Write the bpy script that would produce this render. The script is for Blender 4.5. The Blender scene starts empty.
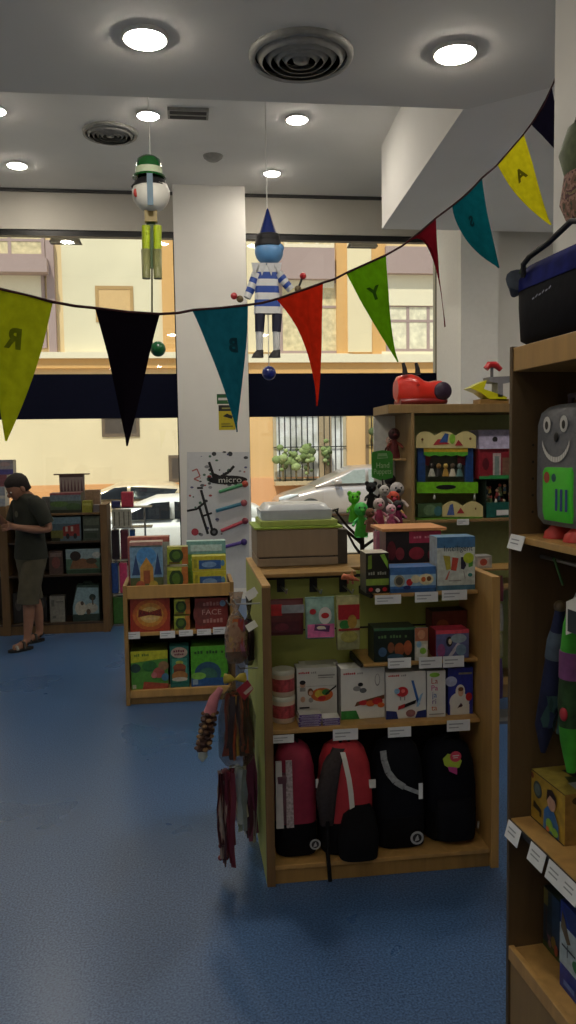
import bpy, bmesh, math, random
from mathutils import Vector, Matrix, Euler
random.seed(7)
R = math.radians
scn = bpy.context.scene
COL = scn.collection

# ---------------------------------------------------------------- survey of the shop (metres; x along the window wall, y into the shop)
CAM_H, FPX = 1.85, 800.0
PSI, THE, RHO = R(7.3), R(4.5), R(0.9)
_r = Vector((math.cos(PSI), -math.sin(PSI), 0))
_f = Vector((math.sin(PSI)*math.cos(THE), math.cos(PSI)*math.cos(THE), -math.sin(THE)))
_u = _r.cross(_f)
CR = _r*math.cos(RHO) - _u*math.sin(RHO)
CU = _u*math.cos(RHO) + _r*math.sin(RHO)
EYE = Vector((0, 0, CAM_H))

def _ray(px, py):
    return _f + CR*((px-288)/FPX) + CU*((512-py)/FPX)
def at(px, py, y=None, z=None, x=None):
    d = _ray(px, py)
    t = y/d.y if y is not None else ((z-CAM_H)/d.z if z is not None else x/d.x)
    return EYE + d*t
def at_pl(px, py, p0, n):
    d = _ray(px, py)
    return EYE + d*((Vector(p0)-EYE).dot(n)/d.dot(n))

# ---------------------------------------------------------------- materials
def lin(c):
    return c/12.92 if c <= .04045 else ((c+.055)/1.055)**2.4
def rgb(h):
    h = h.lstrip('#')
    return tuple(lin(int(h[i:i+2], 16)/255) for i in (0, 2, 4))
_M = {}
def M(hexc, rough=.6, metal=0., var=.10, scale=25., emit=0., kind='', bump=0., coat=0., alpha=1., spec=.5):
    key = (hexc, rough, metal, var, scale, emit, kind, bump, coat, alpha, spec)
    if key in _M: return _M[key]
    m = bpy.data.materials.new('mat_'+hexc.strip('#')+'_'+str(len(_M)))
    m.use_nodes = True
    nt = m.node_tree; N = nt.nodes; L = nt.links
    b = N['Principled BSDF']
    c = rgb(hexc)
    b.inputs['Roughness'].default_value = rough
    b.inputs['Metallic'].default_value = metal
    b.inputs['Specular IOR Level'].default_value = spec
    if coat: b.inputs['Coat Weight'].default_value = coat
    if alpha < 1: b.inputs['Alpha'].default_value = alpha
    tc = N.new('ShaderNodeTexCoord')
    if kind == 'wood':
        mp = N.new('ShaderNodeMapping'); mp.inputs['Scale'].default_value = (scale, scale, scale*.12)
        L.new(tc.outputs['Object'], mp.inputs['Vector'])
        ns = N.new('ShaderNodeTexNoise'); ns.inputs['Scale'].default_value = 1.6; ns.inputs['Detail'].default_value = 5
        ns.inputs['Distortion'].default_value = .6
        L.new(mp.outputs['Vector'], ns.inputs['Vector'])
    else:
        ns = N.new('ShaderNodeTexNoise'); ns.inputs['Scale'].default_value = scale; ns.inputs['Detail'].default_value = 3
        L.new(tc.outputs['Object'], ns.inputs['Vector'])
    rp = N.new('ShaderNodeValToRGB')
    rp.color_ramp.elements[0].position = .3; rp.color_ramp.elements[1].position = .7
    rp.color_ramp.elements[0].color = (*[max(0, x*(1-var)) for x in c], 1)
    rp.color_ramp.elements[1].color = (*[min(1, x*(1+var)) for x in c], 1)
    L.new(ns.outputs['Fac'], rp.inputs['Fac'])
    L.new(rp.outputs['Color'], b.inputs['Base Color'])
    if bump:
        bp = N.new('ShaderNodeBump'); bp.inputs['Strength'].default_value = bump; bp.inputs['Distance'].default_value = .01
        L.new(ns.outputs['Fac'], bp.inputs['Height']); L.new(bp.outputs['Normal'], b.inputs['Normal'])
    if emit:
        L.new(rp.outputs['Color'], b.inputs['Emission Color']); b.inputs['Emission Strength'].default_value = emit
    _M[key] = m
    return m

def picture_mat(name, cols, scale=8., rough=.35, seed=0., stretch=(1, 1, 1)):
    """printed picture: blotches of several colours"""
    m = bpy.data.materials.new(name); m.use_nodes = True
    nt = m.node_tree; N = nt.nodes; L = nt.links; b = N['Principled BSDF']
    b.inputs['Roughness'].default_value = rough
    tc = N.new('ShaderNodeTexCoord'); mp = N.new('ShaderNodeMapping')
    mp.inputs['Location'].default_value = (seed, seed*.7, seed*1.3); mp.inputs['Scale'].default_value = stretch
    L.new(tc.outputs['Object'], mp.inputs['Vector'])
    ns = N.new('ShaderNodeTexNoise'); ns.inputs['Scale'].default_value = scale; ns.inputs['Detail'].default_value = 2
    L.new(mp.outputs['Vector'], ns.inputs['Vector'])
    rp = N.new('ShaderNodeValToRGB'); rp.color_ramp.interpolation = 'CONSTANT'
    e = rp.color_ramp.elements
    k = len(cols)
    for i in range(k):
        p = .30 + .42*i/max(1, k)
        if i < 2: el = e[i]; el.position = p if i else 0
        else: el = e.new(p)
        el.color = (*rgb(cols[i]), 1)
    L.new(ns.outputs['Fac'], rp.inputs['Fac']); L.new(rp.outputs['Color'], b.inputs['Base Color'])
    return m

def glass_mat(name, tint='#f4f8f6', refl=1.0):
    m = bpy.data.materials.new(name); m.use_nodes = True
    nt = m.node_tree; N = nt.nodes; L = nt.links
    N.remove(N['Principled BSDF'])
    out = N['Material Output']
    tr = N.new('ShaderNodeBsdfTransparent'); tr.inputs['Color'].default_value = (*rgb(tint), 1)
    gl = N.new('ShaderNodeBsdfGlossy'); gl.inputs['Roughness'].default_value = .02
    fr = N.new('ShaderNodeFresnel'); fr.inputs['IOR'].default_value = 1.45
    tc = N.new('ShaderNodeTexCoord'); ns = N.new('ShaderNodeTexNoise'); ns.inputs['Scale'].default_value = 1.5
    L.new(tc.outputs['Object'], ns.inputs['Vector'])
    mu = N.new('ShaderNodeMath'); mu.operation = 'MULTIPLY_ADD'; mu.inputs[1].default_value = .02
    L.new(ns.outputs['Fac'], mu.inputs[0]); L.new(fr.outputs['Fac'], mu.inputs[2])
    mx = N.new('ShaderNodeMixShader')
    L.new(mu.outputs[0], mx.inputs['Fac']); L.new(tr.outputs[0], mx.inputs[1]); L.new(gl.outputs[0], mx.inputs[2])
    L.new(mx.outputs[0], out.inputs['Surface'])
    return m

def cello_mat(name, tint, a=.45):
    m = bpy.data.materials.new(name); m.use_nodes = True
    nt = m.node_tree; N = nt.nodes; L = nt.links; b = N['Principled BSDF']
    b.inputs['Roughness'].default_value = .15
    b.inputs['Base Color'].default_value = (*rgb(tint), 1)
    tc = N.new('ShaderNodeTexCoord'); ns = N.new('ShaderNodeTexNoise'); ns.inputs['Scale'].default_value = 40
    L.new(tc.outputs['Object'], ns.inputs['Vector'])
    mr = N.new('ShaderNodeMapRange'); mr.inputs['To Min'].default_value = a*.5; mr.inputs['To Max'].default_value = min(1, a*1.5)
    L.new(ns.outputs['Fac'], mr.inputs['Value']); L.new(mr.outputs[0], b.inputs['Alpha'])
    return m

WOOD = M('#94733f', .45, kind='wood', scale=14, var=.16)
WOODL = M('#b08a50', .42, kind='wood', scale=14, var=.14)
WOODD = M('#6e5330', .5, kind='wood', scale=14, var=.2)
WOODB = M('#54422a', .5, kind='wood', scale=12, var=.2)
CABW = M('#8a7048', .45, kind='wood', scale=12, var=.15)
OLIVE = M('#a8b05c', .55, var=.08, scale=6)
BLACK = M('#0c0c0f', .5, var=.2)
DARK = M('#17171c', .6, var=.2)
WHITE = M('#e4e4e0', .5, var=.05)
PAPER = M('#d8dcdf', .5, var=.04)
METAL = M('#b5b6b8', .3, 1., var=.08)
GREYM = M('#77797c', .4, .6, var=.1)

# ---------------------------------------------------------------- mesh builder
_TXT = {}
def text_polys(s, bold=0.):
    key = s; s = s if isinstance(s, str) else s[0]
    if key in _TXT: return _TXT[key]
    cu = bpy.data.curves.new('t', 'FONT'); cu.body = s; cu.align_x = 'CENTER'; cu.align_y = 'CENTER'; cu.size = 1
    cu.resolution_u = 3; cu.offset = bold
    ob = bpy.data.objects.new('t', cu); COL.objects.link(ob)
    dg = bpy.context.evaluated_depsgraph_get()
    me = ob.evaluated_get(dg).to_mesh()
    vs = [(v.co.x, v.co.y) for v in me.vertices]; fs = [tuple(p.vertices) for p in me.polygons]
    ob.evaluated_get(dg).to_mesh_clear()
    bpy.data.objects.remove(ob); bpy.data.curves.remove(cu)
    _TXT[key] = (vs, fs)
    return _TXT[key]

class MB:
    def __init__(s):
        s.v = []; s.f = []; s.mi = []; s.sm = []; s.mats = []
    def idx(s, m):
        if m not in s.mats: s.mats.append(m)
        return s.mats.index(m)
    def add(s, vs, fs, m, smooth=False):
        b = len(s.v); s.v += [tuple(v) for v in vs]; k = s.idx(m)
        for f in fs:
            s.f.append(tuple(b+i for i in f)); s.mi.append(k); s.sm.append(smooth)
        return s
    def box(s, x0, x1, y0, y1, z0, z1, m):
        vs = [(x0,y0,z0),(x1,y0,z0),(x1,y1,z0),(x0,y1,z0),(x0,y0,z1),(x1,y0,z1),(x1,y1,z1),(x0,y1,z1)]
        return s.add(vs, [(0,3,2,1),(4,5,6,7),(0,1,5,4),(1,2,6,5),(2,3,7,6),(3,0,4,7)], m)
    def box2(s, x0, x1, y0, y1, z0, z1, mf, ms, mt):
        vs = [(x0,y0,z0),(x1,y0,z0),(x1,y1,z0),(x0,y1,z0),(x0,y0,z1),(x1,y0,z1),(x1,y1,z1),(x0,y1,z1)]
        b = len(s.v); s.v += vs
        for f, m in (((0,3,2,1),mt),((4,5,6,7),mt),((0,1,5,4),mf),((1,2,6,5),ms),((2,3,7,6),ms),((3,0,4,7),ms)):
            s.f.append(tuple(b+i for i in f)); s.mi.append(s.idx(m)); s.sm.append(False)
        return s
    def poly(s, pts, m):
        return s.add(pts, [tuple(range(len(pts)))], m)
    def prism(s, pts, off, m):
        """pts: planar outline, off: extrusion vector"""
        n = len(pts); off = Vector(off)
        vs = [Vector(p) for p in pts] + [Vector(p)+off for p in pts]
        fs = [tuple(range(n-1, -1, -1)), tuple(range(n, 2*n))] + [(i, (i+1) % n, n+(i+1) % n, n+i) for i in range(n)]
        return s.add(vs, fs, m)
    def tube(s, pts, r, m, n=8, cap=True):
        pts = [Vector(p) for p in pts]; k = len(pts)
        rs = r if isinstance(r, (list, tuple)) else [r]*k
        vs = []; fs = []
        prev = None
        for i, p in enumerate(pts):
            d = (pts[min(i+1, k-1)]-pts[max(i-1, 0)])
            d = d.normalized() if d.length > 1e-9 else Vector((0, 0, 1))
            a = prev if prev is not None else (Vector((0, 0, 1)) if abs(d.z) < .9 else Vector((1, 0, 0)))
            e1 = (a - d*a.dot(d)).normalized(); e2 = d.cross(e1); prev = e1
            for j in range(n):
                t = 2*math.pi*j/n
                vs.append(p + (e1*math.cos(t)+e2*math.sin(t))*rs[i])
        for i in range(k-1):
            for j in range(n):
                fs.append((i*n+j, i*n+(j+1) % n, (i+1)*n+(j+1) % n, (i+1)*n+j))
        s.add(vs, fs, m, True)
        if cap:
            s.add(vs[:n], [tuple(range(n-1, -1, -1))], m); s.add(vs[-n:], [tuple(range(n))], m)
        return s
    def lathe(s, prof, c, m, n=20, axis='z', cap=True):
        """prof: (radius, height) list about a vertical axis (or x / y)"""
        vs = []; fs = []; c = Vector(c)
        for r, h in prof:
            for j in range(n):
                t = 2*math.pi*j/n
                a, b = r*math.cos(t), r*math.sin(t)
                p = (a, b, h) if axis == 'z' else ((h, a, b) if axis == 'x' else (b, h, a))
                vs.append(c+Vector(p))
        for i in range(len(prof)-1):
            for j in range(n):
                fs.append((i*n+j, i*n+(j+1) % n, (i+1)*n+(j+1) % n, (i+1)*n+j))
        s.add(vs, fs, m, True)
        if not cap: return s
        if prof[0][0] > 1e-4: s.add(vs[:n], [tuple(range(n-1, -1, -1))], m)
        if prof[-1][0] > 1e-4: s.add(vs[-n:], [tuple(range(n))], m)
        return s
    def ball(s, c, r, m, n=16, k=10):
        rx, ry, rz = r if isinstance(r, (tuple, list)) else (r, r, r)
        vs = []; fs = []
        for i in range(k+1):
            ph = math.pi*i/k
            for j in range(n):
                t = 2*math.pi*j/n
                vs.append((c[0]+rx*math.sin(ph)*math.cos(t), c[1]+ry*math.sin(ph)*math.sin(t), c[2]-rz*math.cos(ph)))
        for i in range(k):
            for j in range(n):
                fs.append((i*n+j, i*n+(j+1) % n, (i+1)*n+(j+1) % n, (i+1)*n+j))
        return s.add(vs, fs, m, True)
    def loft(s, secs, m, n=24, axis='z'):
        """secs: (h, ca, cb, ra, rb, e) superellipse sections along an axis"""
        vs = []; fs = []
        for h, ca, cb, ra, rb, e in secs:
            for j in range(n):
                t = 2*math.pi*j/n; c, q = math.cos(t), math.sin(t)
                a = ca + ra*math.copysign(abs(c)**(2/e), c); b = cb + rb*math.copysign(abs(q)**(2/e), q)
                vs.append((a, b, h) if axis == 'z' else ((h, a, b) if axis == 'x' else (b, h, a)))
        for i in range(len(secs)-1):
            for j in range(n):
                fs.append((i*n+j, i*n+(j+1) % n, (i+1)*n+(j+1) % n, (i+1)*n+j))
        s.add(vs, fs, m, True)
        s.add(vs[:n], [tuple(range(n-1, -1, -1))], m, True); s.add(vs[-n:], [tuple(range(n))], m, True)
        return s
    def disc(s, c, ru, rv, ux, uz, m, n=18):
        c = Vector(c); ux = Vector(ux); uz = Vector(uz)
        return s.poly([c+ux*ru*math.cos(2*math.pi*i/n)+uz*rv*math.sin(2*math.pi*i/n) for i in range(n)], m)
    def text(s, t, o, ux, uz, h, m, w=None, mirror=False):
        vs, fs = text_polys(t); o = Vector(o); ux = Vector(ux); uz = Vector(uz)
        sx = h
        if w:
            xs = [v[0] for v in vs]; sx = w/max(1e-6, max(xs)-min(xs))
        if mirror: sx = -sx
        return s.add([o+ux*v[0]*sx+uz*v[1]*h for v in vs], fs, m)
    def deco(s, o, ux, uz, nrm, w, h, items, step=.0006):
        """graphics laid on a flat face: o lower corner, ux / uz unit directions, nrm outward"""
        o = Vector(o); ux = Vector(ux); uz = Vector(uz); nrm = Vector(nrm)
        for k, it in enumerate(items):
            b = o + nrm*(step*(k+1))
            P = lambda u, v: b+ux*(u*w)+uz*(v*h)
            if it[0] == 'r': _, u0, v0, u1, v1, m = it; s.poly([P(u0, v0), P(u1, v0), P(u1, v1), P(u0, v1)], m)
            elif it[0] == 'e': _, cu, cv, ru, rv, m = it; s.disc(P(cu, cv), ru*w, rv*h, ux, uz, m)
            elif it[0] == 'p': s.poly([P(*q) for q in it[1]], it[2])
            elif it[0] == 'b':
                _, cu, cv, bw_, bh_, m, nb = it
                for q in range(nb):
                    if q % 5 == 3 and nb > 6: continue
                    u0 = cu-bw_/2+bw_*q/nb; hh = bh_*(.75+.25*((q*7) % 3)/2)
                    s.poly([P(u0, cv-bh_/2), P(u0+bw_/nb*.72, cv-bh_/2), P(u0+bw_/nb*.72, cv-bh_/2+hh), P(u0, cv-bh_/2+hh)], m)
            elif it[0] == 't': s.text(it[1], P(it[2], it[3]), ux, uz, it[4]*h, it[5], w=(it[6]*w if len(it) > 6 else None))
        return s
    def shift(s, d):
        s.v = [(a+d[0], b+d[1], c+d[2]) for a, b, c in s.v]; return s
    def xf(s, mat):
        s.v = [tuple(mat @ Vector(v)) for v in s.v]; return s
    def build(s, name, parent=None, bevel=0.):
        me = bpy.data.meshes.new(name)
        me.from_pydata(s.v, [], s.f)
        for m in s.mats: me.materials.append(m)
        me.polygons.foreach_set('material_index', s.mi); me.polygons.foreach_set('use_smooth', s.sm)
        me.update()
        o = bpy.data.objects.new(name, me); COL.objects.link(o)
        if parent: o.parent = parent
        if bevel:
            b = o.modifiers.new('edge', 'BEVEL'); b.width = bevel; b.segments = 2; b.limit_method = 'ANGLE'; b.angle_limit = R(50)
        return o

def tag(o, label, cat, group=None, kind=None):
    o['label'] = label; o['category'] = cat
    if group: o['group'] = group
    if kind: o['kind'] = kind
    return o
def thing(name, label, cat, loc=(0, 0, 0), rz=0., group=None):
    o = bpy.data.objects.new(name, None); COL.objects.link(o); o.empty_display_size = .05
    o.location = loc; o.rotation_euler = (0, 0, rz)
    return tag(o, label, cat, group)
def one(name, mb, label, cat, loc=(0, 0, 0), rz=0., group=None, bevel=0.):
    o = mb.build(name, None, bevel); o.location = loc; o.rotation_euler = (0, 0, rz)
    return tag(o, label, cat, group)
def struct(name, mb, label=None, parent=None):
    o = mb.build(name, parent)
    if parent is None:
        o['kind'] = 'structure'; o['label'] = label or name; o['category'] = name.split('_')[0]
    return o
def copy_thing(o, label=None):
    c = o.copy(); COL.objects.link(c)
    if label: c['label'] = label
    for ch in list(o.children):
        d = ch.copy(); COL.objects.link(d); d.parent = c
        for g in list(ch.children):
            e = g.copy(); COL.objects.link(e); e.parent = d
    return c
UX, UZ, NY = (1, 0, 0), (0, 0, 1), (0, -1, 0)

# ---------------------------------------------------------------- camera and render look
cd = bpy.data.cameras.new('camera'); cam = bpy.data.objects.new('camera', cd); COL.objects.link(cam)
cam.matrix_world = Matrix((( CR.x, CU.x, -_f.x, 0), (CR.y, CU.y, -_f.y, 0), (CR.z, CU.z, -_f.z, CAM_H), (0, 0, 0, 1)))
cd.sensor_fit = 'VERTICAL'; cd.sensor_height = 36; cd.lens = 36*FPX/1024; cd.clip_start = .05; cd.clip_end = 200
scn.camera = cam
scn.view_settings.view_transform = 'Standard'
scn.view_settings.look = 'None'
SKY_STRENGTH, SUN_STRENGTH = .95, 4.4
scn.cycles.use_denoising = True
scn.cycles.max_bounces = 8
scn.cycles.sample_clamp_indirect = 6

# ================================================================ THE SETTING
ZN, ZF, YW = 4.10, 5.00, 10.15          # low ceiling, high ceiling, window wall
def floor_mat():
    m = bpy.data.materials.new('blue_speckled_vinyl'); m.use_nodes = True
    nt = m.node_tree; N = nt.nodes; L = nt.links; b = N['Principled BSDF']
    tc = N.new('ShaderNodeTexCoord')
    n1 = N.new('ShaderNodeTexNoise'); n1.inputs['Scale'].default_value = 120; n1.inputs['Detail'].default_value = 3
    n2 = N.new('ShaderNodeTexNoise'); n2.inputs['Scale'].default_value = 1.1; n2.inputs['Detail'].default_value = 4
    for n in (n1, n2): L.new(tc.outputs['Object'], n.inputs['Vector'])
    r1 = N.new('ShaderNodeValToRGB'); r1.color_ramp.elements[0].position = .36; r1.color_ramp.elements[1].position = .68
    r1.color_ramp.elements[0].color = (*rgb('#294872'), 1); r1.color_ramp.elements[1].color = (*rgb('#587ba8'), 1)
    L.new(n1.outputs['Fac'], r1.inputs['Fac'])
    mx = N.new('ShaderNodeMixRGB'); mx.blend_type = 'MULTIPLY'; mx.inputs['Fac'].default_value = .35
    r2 = N.new('ShaderNodeValToRGB'); r2.color_ramp.elements[0].color = (.6, .6, .62, 1); r2.color_ramp.elements[1].color = (1, 1, 1, 1)
    L.new(n2.outputs['Fac'], r2.inputs['Fac']); L.new(r1.outputs['Color'], mx.inputs[1]); L.new(r2.outputs['Color'], mx.inputs[2])
    L.new(mx.outputs[0], b.inputs['Base Color'])
    mr = N.new('ShaderNodeMapRange'); mr.inputs['To Min'].default_value = .22; mr.inputs['To Max'].default_value = .36
    L.new(n2.outputs['Fac'], mr.inputs['Value']); L.new(mr.outputs[0], b.inputs['Roughness'])
    return m
CEIL = M('#f3f2ef', .85, var=.02, scale=2)
CEILN = M('#dddcd8', .85, var=.02, scale=2)
WALLM = M('#eceae4', .8, var=.02, scale=3)
LINT = M('#c2beb4', .8, var=.03, scale=3)
struct('floor', MB().box(-4, 5, -3, YW, -.1, 0, floor_mat()), 'blue speckled vinyl shop floor')
near_edge = [(-4, 5.383), (1.937, 5.35), (2.365, 4.98), (5, 4.2), (5, -3), (-4, -3)]
struct('ceiling', MB().prism([(x, y, ZN) for x, y in near_edge][::-1], (0, 0, ZF+.1-ZN), CEILN), 'lower grey ceiling over the front of the shop')
struct('ceiling_high', MB().box(-4, 5, 4.2, YW+.4, ZF, ZF+.2, CEIL), 'higher pale ceiling towards the shop window')
struct('trim_1', MB().box(-4, 5, YW-.03, YW, ZF-.035, ZF, M('#3c3c3c', .6)), 'dark line where ceiling meets window wall')  # thin dark grey strip along the ceiling edge
bz = ZN+.05
bk = [(1.945, 5.30), (2.13, 8.45), (5, 8.45), (5, 4.1), (2.4, 4.95)]
struct('trim_2', MB().prism([(x, y, bz) for x, y in bk], (0, 0, ZF-bz+.02), CEIL), 'boxed white bulkhead under the high ceiling')
struct('wall_left', MB().box(-4.2, -4, -3, YW+.4, 0, 5.2, WALLM), 'plain side wall')
struct('wall_back', MB().box(-4.2, 5.2, -3.2, -3, 0, 5.2, WALLM), 'plain wall behind the shelves')
struct('wall_right', MB().box(1.575, 1.85, -3, 3.3, 0, ZN, WALLM), 'white wall end behind the tall shelf unit')
struct('wall_east', MB().box(5, 5.2, -3, YW+.4, 0, 5.2, WALLM), 'far side wall')
struct('wall_recess', MB().box(3.42, 5, 8.75, 9.0, 0, ZF, WALLM), 'white wall beside the stepped pillar')
struct('trim_3', MB().box(3.0, 3.42, 8.46, 9.3, 0, ZF, M('#f0efea', .8, var=.02)), 'white pillar beside the shop window')
struct('trim_4', MB().box(-.06, .80, 9.85, YW+.3, 0, ZF, WALLM), 'broad white pillar between the two windows')
# window wall: lintel, low parapet
WT, WB = 4.53, .42
struct('wall_front', MB().box(-4, 5, YW, YW+.3, WT, 5.2, LINT).box(-4, 5, YW, YW+.3, -.4, WB, LINT).box(3.32, 5, YW, YW+.3, WB, WT, LINT), 'wall around the shop windows')
GLASS = glass_mat('shop_window_glass')
FRM = M('#101114', .4, var=.1)
NAVY = M('#0c1026', .85, var=.1, spec=.15)
def shop_window(name, x0, x1, label):
    fr = MB().box(x0, x1, YW+.02, YW+.12, WT-.07, WT, FRM).box(x0, x1, YW+.02, YW+.12, WB, WB+.06, FRM)
    fr.box(x0+.001, x0+.03, YW+.022, YW+.118, WB+.06, WT-.07, FRM).box(x1-.03, x1-.001, YW+.022, YW+.118, WB+.06, WT-.07, FRM)
    w = struct(name, fr, label)
    MB().box(x0, x1, YW+.05, YW+.062, WB, 2.27, GLASS).box(x0, x1, YW+.05, YW+.062, 2.80, WT, GLASS).build('pane', w)
    MB().box(x0, x1, YW+.0, YW+.14, 2.265, 2.805, NAVY).build('transom_panel', w)
shop_window('window_1', -4, -.045, 'large shop window with dark transom on the man side')
shop_window('window_2', .80, 3.32, 'large shop window with dark transom behind the gondola')

# ---------------------------------------------------------------- street
YFAC, YCAR = 22.5, 20.0
struct('street', MB().box(-30, 30, YW+.3, 30, -.5, -.12, M('#a09a90', .8, var=.1)), 'grey street outside')
struct('pavement', MB().box(-30, 30, YFAC-1.3, YFAC, -.12, 0.02, M('#b3a58e', .8, var=.1)), 'pavement below the building')
FAC = M('#e4c796', .85, var=.05, scale=.8)
FACL = M('#e8d6b0', .85, var=.05, scale=.8)
MAUVE = M('#a8908a', .7, var=.06)
CREAM = M('#ecdfc2', .8, var=.04)
OCH = M('#dba968', .8, var=.05)
bld = thing('street_building', 'sunlit cream apartment building across the street', 'building', (2, YFAC, 0))
def B(name, px0, py0, px1, py1, m, out=.06, depth=None, par=bld):
    a = at(px0, py0, y=YFAC-out); b = at(px1, py1, y=YFAC-out)
    mb = MB().box(min(a.x, b.x)-2, max(a.x, b.x)-2, -out, 0, min(a.z, b.z), max(a.z, b.z), m)
    return mb.build(name, par)
MB().box(-32, 28, 0, .4, 0, 14, FAC).build('wall', bld)
def facade_window(px0, py0, px1, py1, nb=2, curtain=CREAM, frame=MAUVE, bars=False, out=.05, sill=False):
    a = at(px0, py1, y=YFAC-out); b = at(px1, py0, y=YFAC-out)
    x0, x1, z0, z1 = a.x-2, b.x-2, a.z, b.z
    f = MB(); t = .09
    f.box(x0, x1, -out, 0, z0, z0+t, frame).box(x0, x1, -out, 0, z1-t, z1, frame)
    for i in range(nb+1):
        x = x0+(x1-x0-t)*i/nb; f.box(x, x+t, -out*.97, -.001, z0+.01, z1-.01, frame)
    if nb > 1: f.box(x0+.01, x1-.01, -out*.94, -.002, z0+(z1-z0)*.62, z0+(z1-z0)*.62+.07, frame)
    w = f.build('window', bld)
    MB().box(x0, x1, -out*.7, -.005, z0, z1, curtain).build('pane', w)
    if bars:
        g = MB()
        nn = int((x1-x0)/.16)
        for i in range(1, nn): g.tube([(x0+(x1-x0)*i/nn, -out-.03, z0), (x0+(x1-x0)*i/nn, -out-.03, z1)], .015, FRM, 5)
        for zz in (z0+.05, (z0+z1)/2, z1-.05): g.tube([(x0, -out-.03, zz), (x1, -out-.03, zz)], .015, FRM, 5)
        g.build('window_grille', w)
    if sill: MB().box(x0-.15, x1+.15, -out-.12, 0, z0-.12, z0, CREAM).build('sill', w)
CURT = M('#d9c79d', .8, var=.25, scale=7); CURTW = M('#e6dcc0', .8, var=.2, scale=6)
# upper storey
B('balcony_soffit', -60, 256, 47, 272, MAUVE, .5); facade_window(-60, 232, 44, 256, 3, CURT)
B('jamb', 45, 240, 57, 352, MAUVE, .16); facade_window(-60, 272, 44, 348, 1, CREAM, MAUVE, out=.06)
facade_window(96, 286, 133, 322, 1, M('#d8b27c', .8, var=.05), M('#b7935f', .8), out=.04)
B('pale_panel', 60, 225, 176, 352, M('#e4d8b8', .85, var=.09, scale=.5), .02)  # wall panel paler than the facade around it
B('pilaster', 160, 225, 178, 360, OCH, .10); B('pilaster', 246, 228, 275, 352, FACL, .12)
B('pilaster', 336, 232, 386, 358, OCH, .14); B('pilaster', 347, 232, 372, 352, FACL, .2)
B('balcony_soffit', 268, 247, 335, 279, MAUVE, .3); B('balcony_soffit', 386, 246, 470, 274, MAUVE, .3)
facade_window(284, 226, 334, 247, 3, CURT, CREAM); facade_window(280, 280, 345, 354, 2, CURT, MAUVE, sill=True)
B('blind', 283, 266, 334, 288, CREAM, .09); B('blind', 386, 274, 470, 306, CREAM, .09)
facade_window(386, 304, 450, 352, 3, CURTW, MAUVE, sill=True)
# storey bands
B('cornice', -80, 352, 178, 358, CREAM, .32); B('cornice', -80, 358, 178, 368, OCH, .22); B('cornice', 240, 354, 470, 362, CREAM, .34); B('cornice', 240, 362, 470, 374, OCH, .24)
# lower storey
B('painted_wall', 244, 416, 470, 480, M('#dfb47c', .85, var=.05, scale=.8), .015)
B('pale_panel', -80, 418, 182, 498, FACL, .02)
facade_window(102, 415, 139, 437, 1, M('#4b4038', .5, var=.2), M('#6b5946', .7))
facade_window(169, 455, 186, 482, 1, M('#4b4038', .5, var=.2), M('#6b5946', .7))
B('base_course', -80, 488, 186, 515, M('#e0a56d', .8, var=.05), .04); B('base_course', 244, 478, 470, 515, M('#e2a878', .8, var=.05), .04)
facade_window(274, 412, 346, 482, 1, M('#e8e4d2', .6, var=.55, scale=1.6), M('#b9a98c', .7), bars=True); facade_window(366, 412, 388, 478, 1, M('#c7a868', .6, var=.35, scale=2), M('#8a7050', .7), bars=True)
B('pilaster', 318, 414, 332, 480, M('#a38f72', .8), .08)
rp_ = random.Random(21)
for (pxc, pyc, sp) in ((283, 462, 6), (296, 460, 8), (308, 456, 7), (326, 452, 5), (378, 440, 6)):
    mb = MB(); c = at(pxc, pyc, y=YFAC-.25)
    for i in range(16):
        a_ = rp_.uniform(.05, .15)
        mb.ball((c.x-2+rp_.gauss(0, sp*.012), -.25+rp_.uniform(-.06, .06), c.z+rp_.gauss(0, .16)), (a_, .06, a_*.8), M(rp_.choice(['#5f6f3c', '#7a8a54', '#4f5a34', '#93a06a']), .9, var=.3), 7, 5)
    mb.tube([(c.x-2, -.25, c.z-.5), (c.x-2, -.25, c.z+.1)], .03, M('#6a5a3c', .8), 6)
    mb.build('window_plant', bld)
MB().box(at(274, 480, y=YFAC).x-2, at(388, 480, y=YFAC).x-2, -.42, 0, at(300, 481, y=YFAC).z-.1, at(300, 481, y=YFAC).z, M('#c9b08a', .8)).build('sill', bld)

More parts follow.
